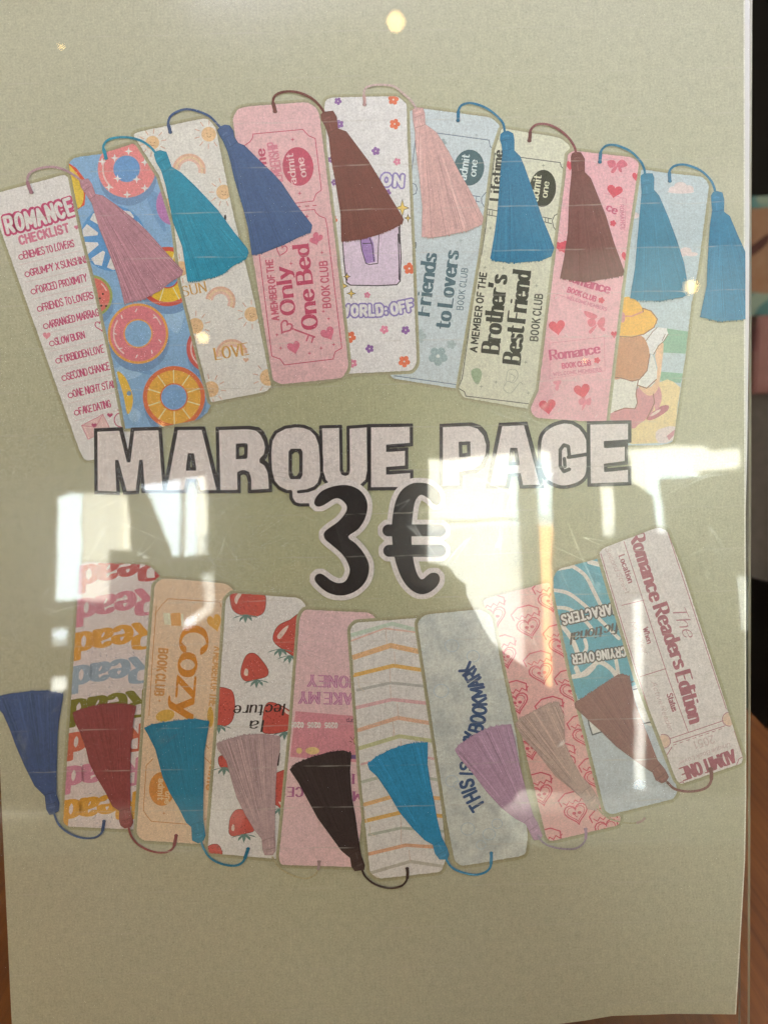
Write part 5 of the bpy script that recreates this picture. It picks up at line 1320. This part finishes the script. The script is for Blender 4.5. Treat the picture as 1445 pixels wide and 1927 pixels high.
# ------------------------------------------------------------------ the person holding the phone (seen only in the reflection)
ph = thing("phone", "dark phone held up in front of the poster, mirrored over the price", "phone")
Mc = Matrix((c_right, c_up, -fwd)).transposed().to_4x4(); Mc.translation = CAM
ph.matrix_world = Mc
PHM, ntp, bp_ = new_mat("black_phone_glass"); bp_.inputs['Base Color'].default_value = (.012, .013, .016, 1); bp_.inputs['Roughness'].default_value = .25
bevel_box("phone_body", ph, (.075, .150, .008), (-.0115, -.053, .012), PHM, .0035)
CAMB = fabric("black_rubber", (.01, .01, .01), (.02, .02, .02))
for dx, dy in ((0.010, -.012), (-.012, 0.006)):
    o = lathe("camera_ring", [(.0075, 0), (.0075, .002), (.0055, .002), (.0055, 0)], ph, CAMB); o.location = (dx - .004, dy + .004, .0062)

def skin_figure():
    bm_v, bm_e, rad = [], [], []
    def j(p, r, prev=None):
        bm_v.append(tuple(p)); rad.append(r)
        if prev is not None: bm_e.append((prev, len(bm_v) - 1))
        return len(bm_v) - 1
    C = lambda a, b_, c: CAM + c_right * a + c_up * b_ - fwd * c
    H = mirror(690, 1000, val=-.74)
    x = H.x
    pel = j((x, -.92, .56), .15)
    sp = j((x, -.90, .68), .135, pel); ch = j((x, -.86, H.z - .30), .15, sp); nk = j((x, -.80, H.z - .17), .06, ch); hb = j((x, -.76, H.z - .07), .072, nk); hd = j((x, -.75, H.z + .02), .095, hb); ht = j((x, -.76, H.z + .10), .062, hd)
    nose = j((x, -.645, H.z - .01), .017, hd)
    for s in (-1, 1):
        sh_ = j((x + s * .17, -.85, H.z - .25), .062, ch)
        el = j(C(.15 if s > 0 else -.19, -.27, .34), .042, sh_)
        wr = j(C(.050 if s > 0 else -.085, -.135, .075), .028, el)
        pm = j(C(.036 if s > 0 else -.062, -.100, .032), .025, wr)
        for k in range(4):
            f0 = j(C((.034 if s > 0 else -.056), -.066 - k * .018, .022), .0095, pm)
            f1 = j(C((.029 if s > 0 else -.052), -.062 - k * .018, .004), .0085, f0)
            j(C((.014 if s > 0 else -.038), -.060 - k * .018, .001), .0078, f1)
        t0 = j(C((.030 if s > 0 else -.052), -.075, .032), .011, pm)
        j(C((.010 if s > 0 else -.034), -.064, .027), .009, t0)
        kn = j((x + s * .12, -.52, .58), .075, pel); an = j((x + s * .13, -.50, .12), .045, kn); j((x + s * .14, -.38, .04), .036, an)
    me = bpy.data.meshes.new("body"); me.from_pydata(bm_v, bm_e, [])
    o = bpy.data.objects.new("person_source", me); COL.objects.link(o)
    sk = o.modifiers.new("skin", 'SKIN'); sk.use_smooth_shade = True
    layer = me.skin_vertices[0] if me.skin_vertices else None
    if layer is None:
        bpy.context.view_layer.objects.active = o
        me = o.data
        layer = me.skin_vertices[0]
    for i, r in enumerate(rad): layer.data[i].radius = (r, r)
    layer.data[0].use_root = True
    sb = o.modifiers.new("sub", 'SUBSURF'); sb.levels = 1; sb.render_levels = 1
    dg = bpy.context.evaluated_depsgraph_get()
    ev = bpy.data.meshes.new_from_object(o.evaluated_get(dg))
    bpy.data.objects.remove(o)
    return ev
pr = thing("person", "seated person in dark clothes holding up a phone, seen only as a dark reflection", "person")
me = skin_figure(); me.name = "body"
m, nt, b = new_mat("dark_clothes_and_skin")
sp_ = nd(nt, 'ShaderNodeSeparateXYZ'); nt.links.new(nd(nt, 'ShaderNodeTexCoord').outputs['Object'], sp_.inputs[0])
hand = mth(nt, 'MULTIPLY', mth(nt, 'GREATER_THAN', sp_.outputs[1], -.36), mth(nt, 'GREATER_THAN', sp_.outputs[2], .72))
face = mth(nt, 'MULTIPLY', mth(nt, 'GREATER_THAN', sp_.outputs[2], mirror(690, 1000, val=-.74).z - .11), mth(nt, 'LESS_THAN', sp_.outputs[2], mirror(690, 1000, val=-.74).z + .05))
nt.links.new(mixc(nt, mth(nt, 'MAXIMUM', hand, face), (.018, .018, .022), (.36, .21, .15)), b.inputs['Base Color'])
b.inputs['Roughness'].default_value = .8
link("body", me, pr, m)

st = thing("stool", "plain dark stool under the seated person, away from the sign", "stool")
st.location = (mirror(690, 1000, val=-.74).x, -.94, 0)
bevel_box("seat", st, (.36, .36, .04), (0, 0, .40), DARKW, .01)
for sx in (-.14, .14):
    for sy in (-.14, .14): bevel_box("leg", st, (.035, .035, .38), (sx, sy, .19), DARKW, .004)

# more of the street: an orange door panel by the fence, a cream gate pillar
q1, q2 = mirror(986, 1062, val=-7.1), mirror(1040, 985, val=-7.1)
d_ = thing("door", "faded orange door outside the shop front seen only as a reflection", "door")
d_.location = ((q1.x + q2.x) / 2, -7.1, 0)
bevel_box("door_panel", d_, (q2.x - q1.x, .04, q2.z), (0, 0, q2.z / 2), fabric("faded_orange", (.62, .30, .10), (.70, .38, .15), 5), .008)
bevel_box("handle", d_, (.03, .05, .12), (.1, .04, q2.z * .55), BLK, .006)
q1, q2 = mirror(163, 1132, val=-6.2), mirror(246, 930, val=-6.2)
g_ = thing("gate_pillar", "cream gate pillar outside the left window seen only as a reflection", "pillar")
g_.location = ((q1.x + q2.x) / 2, -6.2, 0)
bevel_box("shaft", g_, (q2.x - q1.x, .3, q2.z + .3), (0, 0, (q2.z + .3) / 2), CREAM, .02)
bevel_box("cap", g_, (q2.x - q1.x + .08, .38, .08), (0, 0, q2.z + .34), WHITEP, .01)
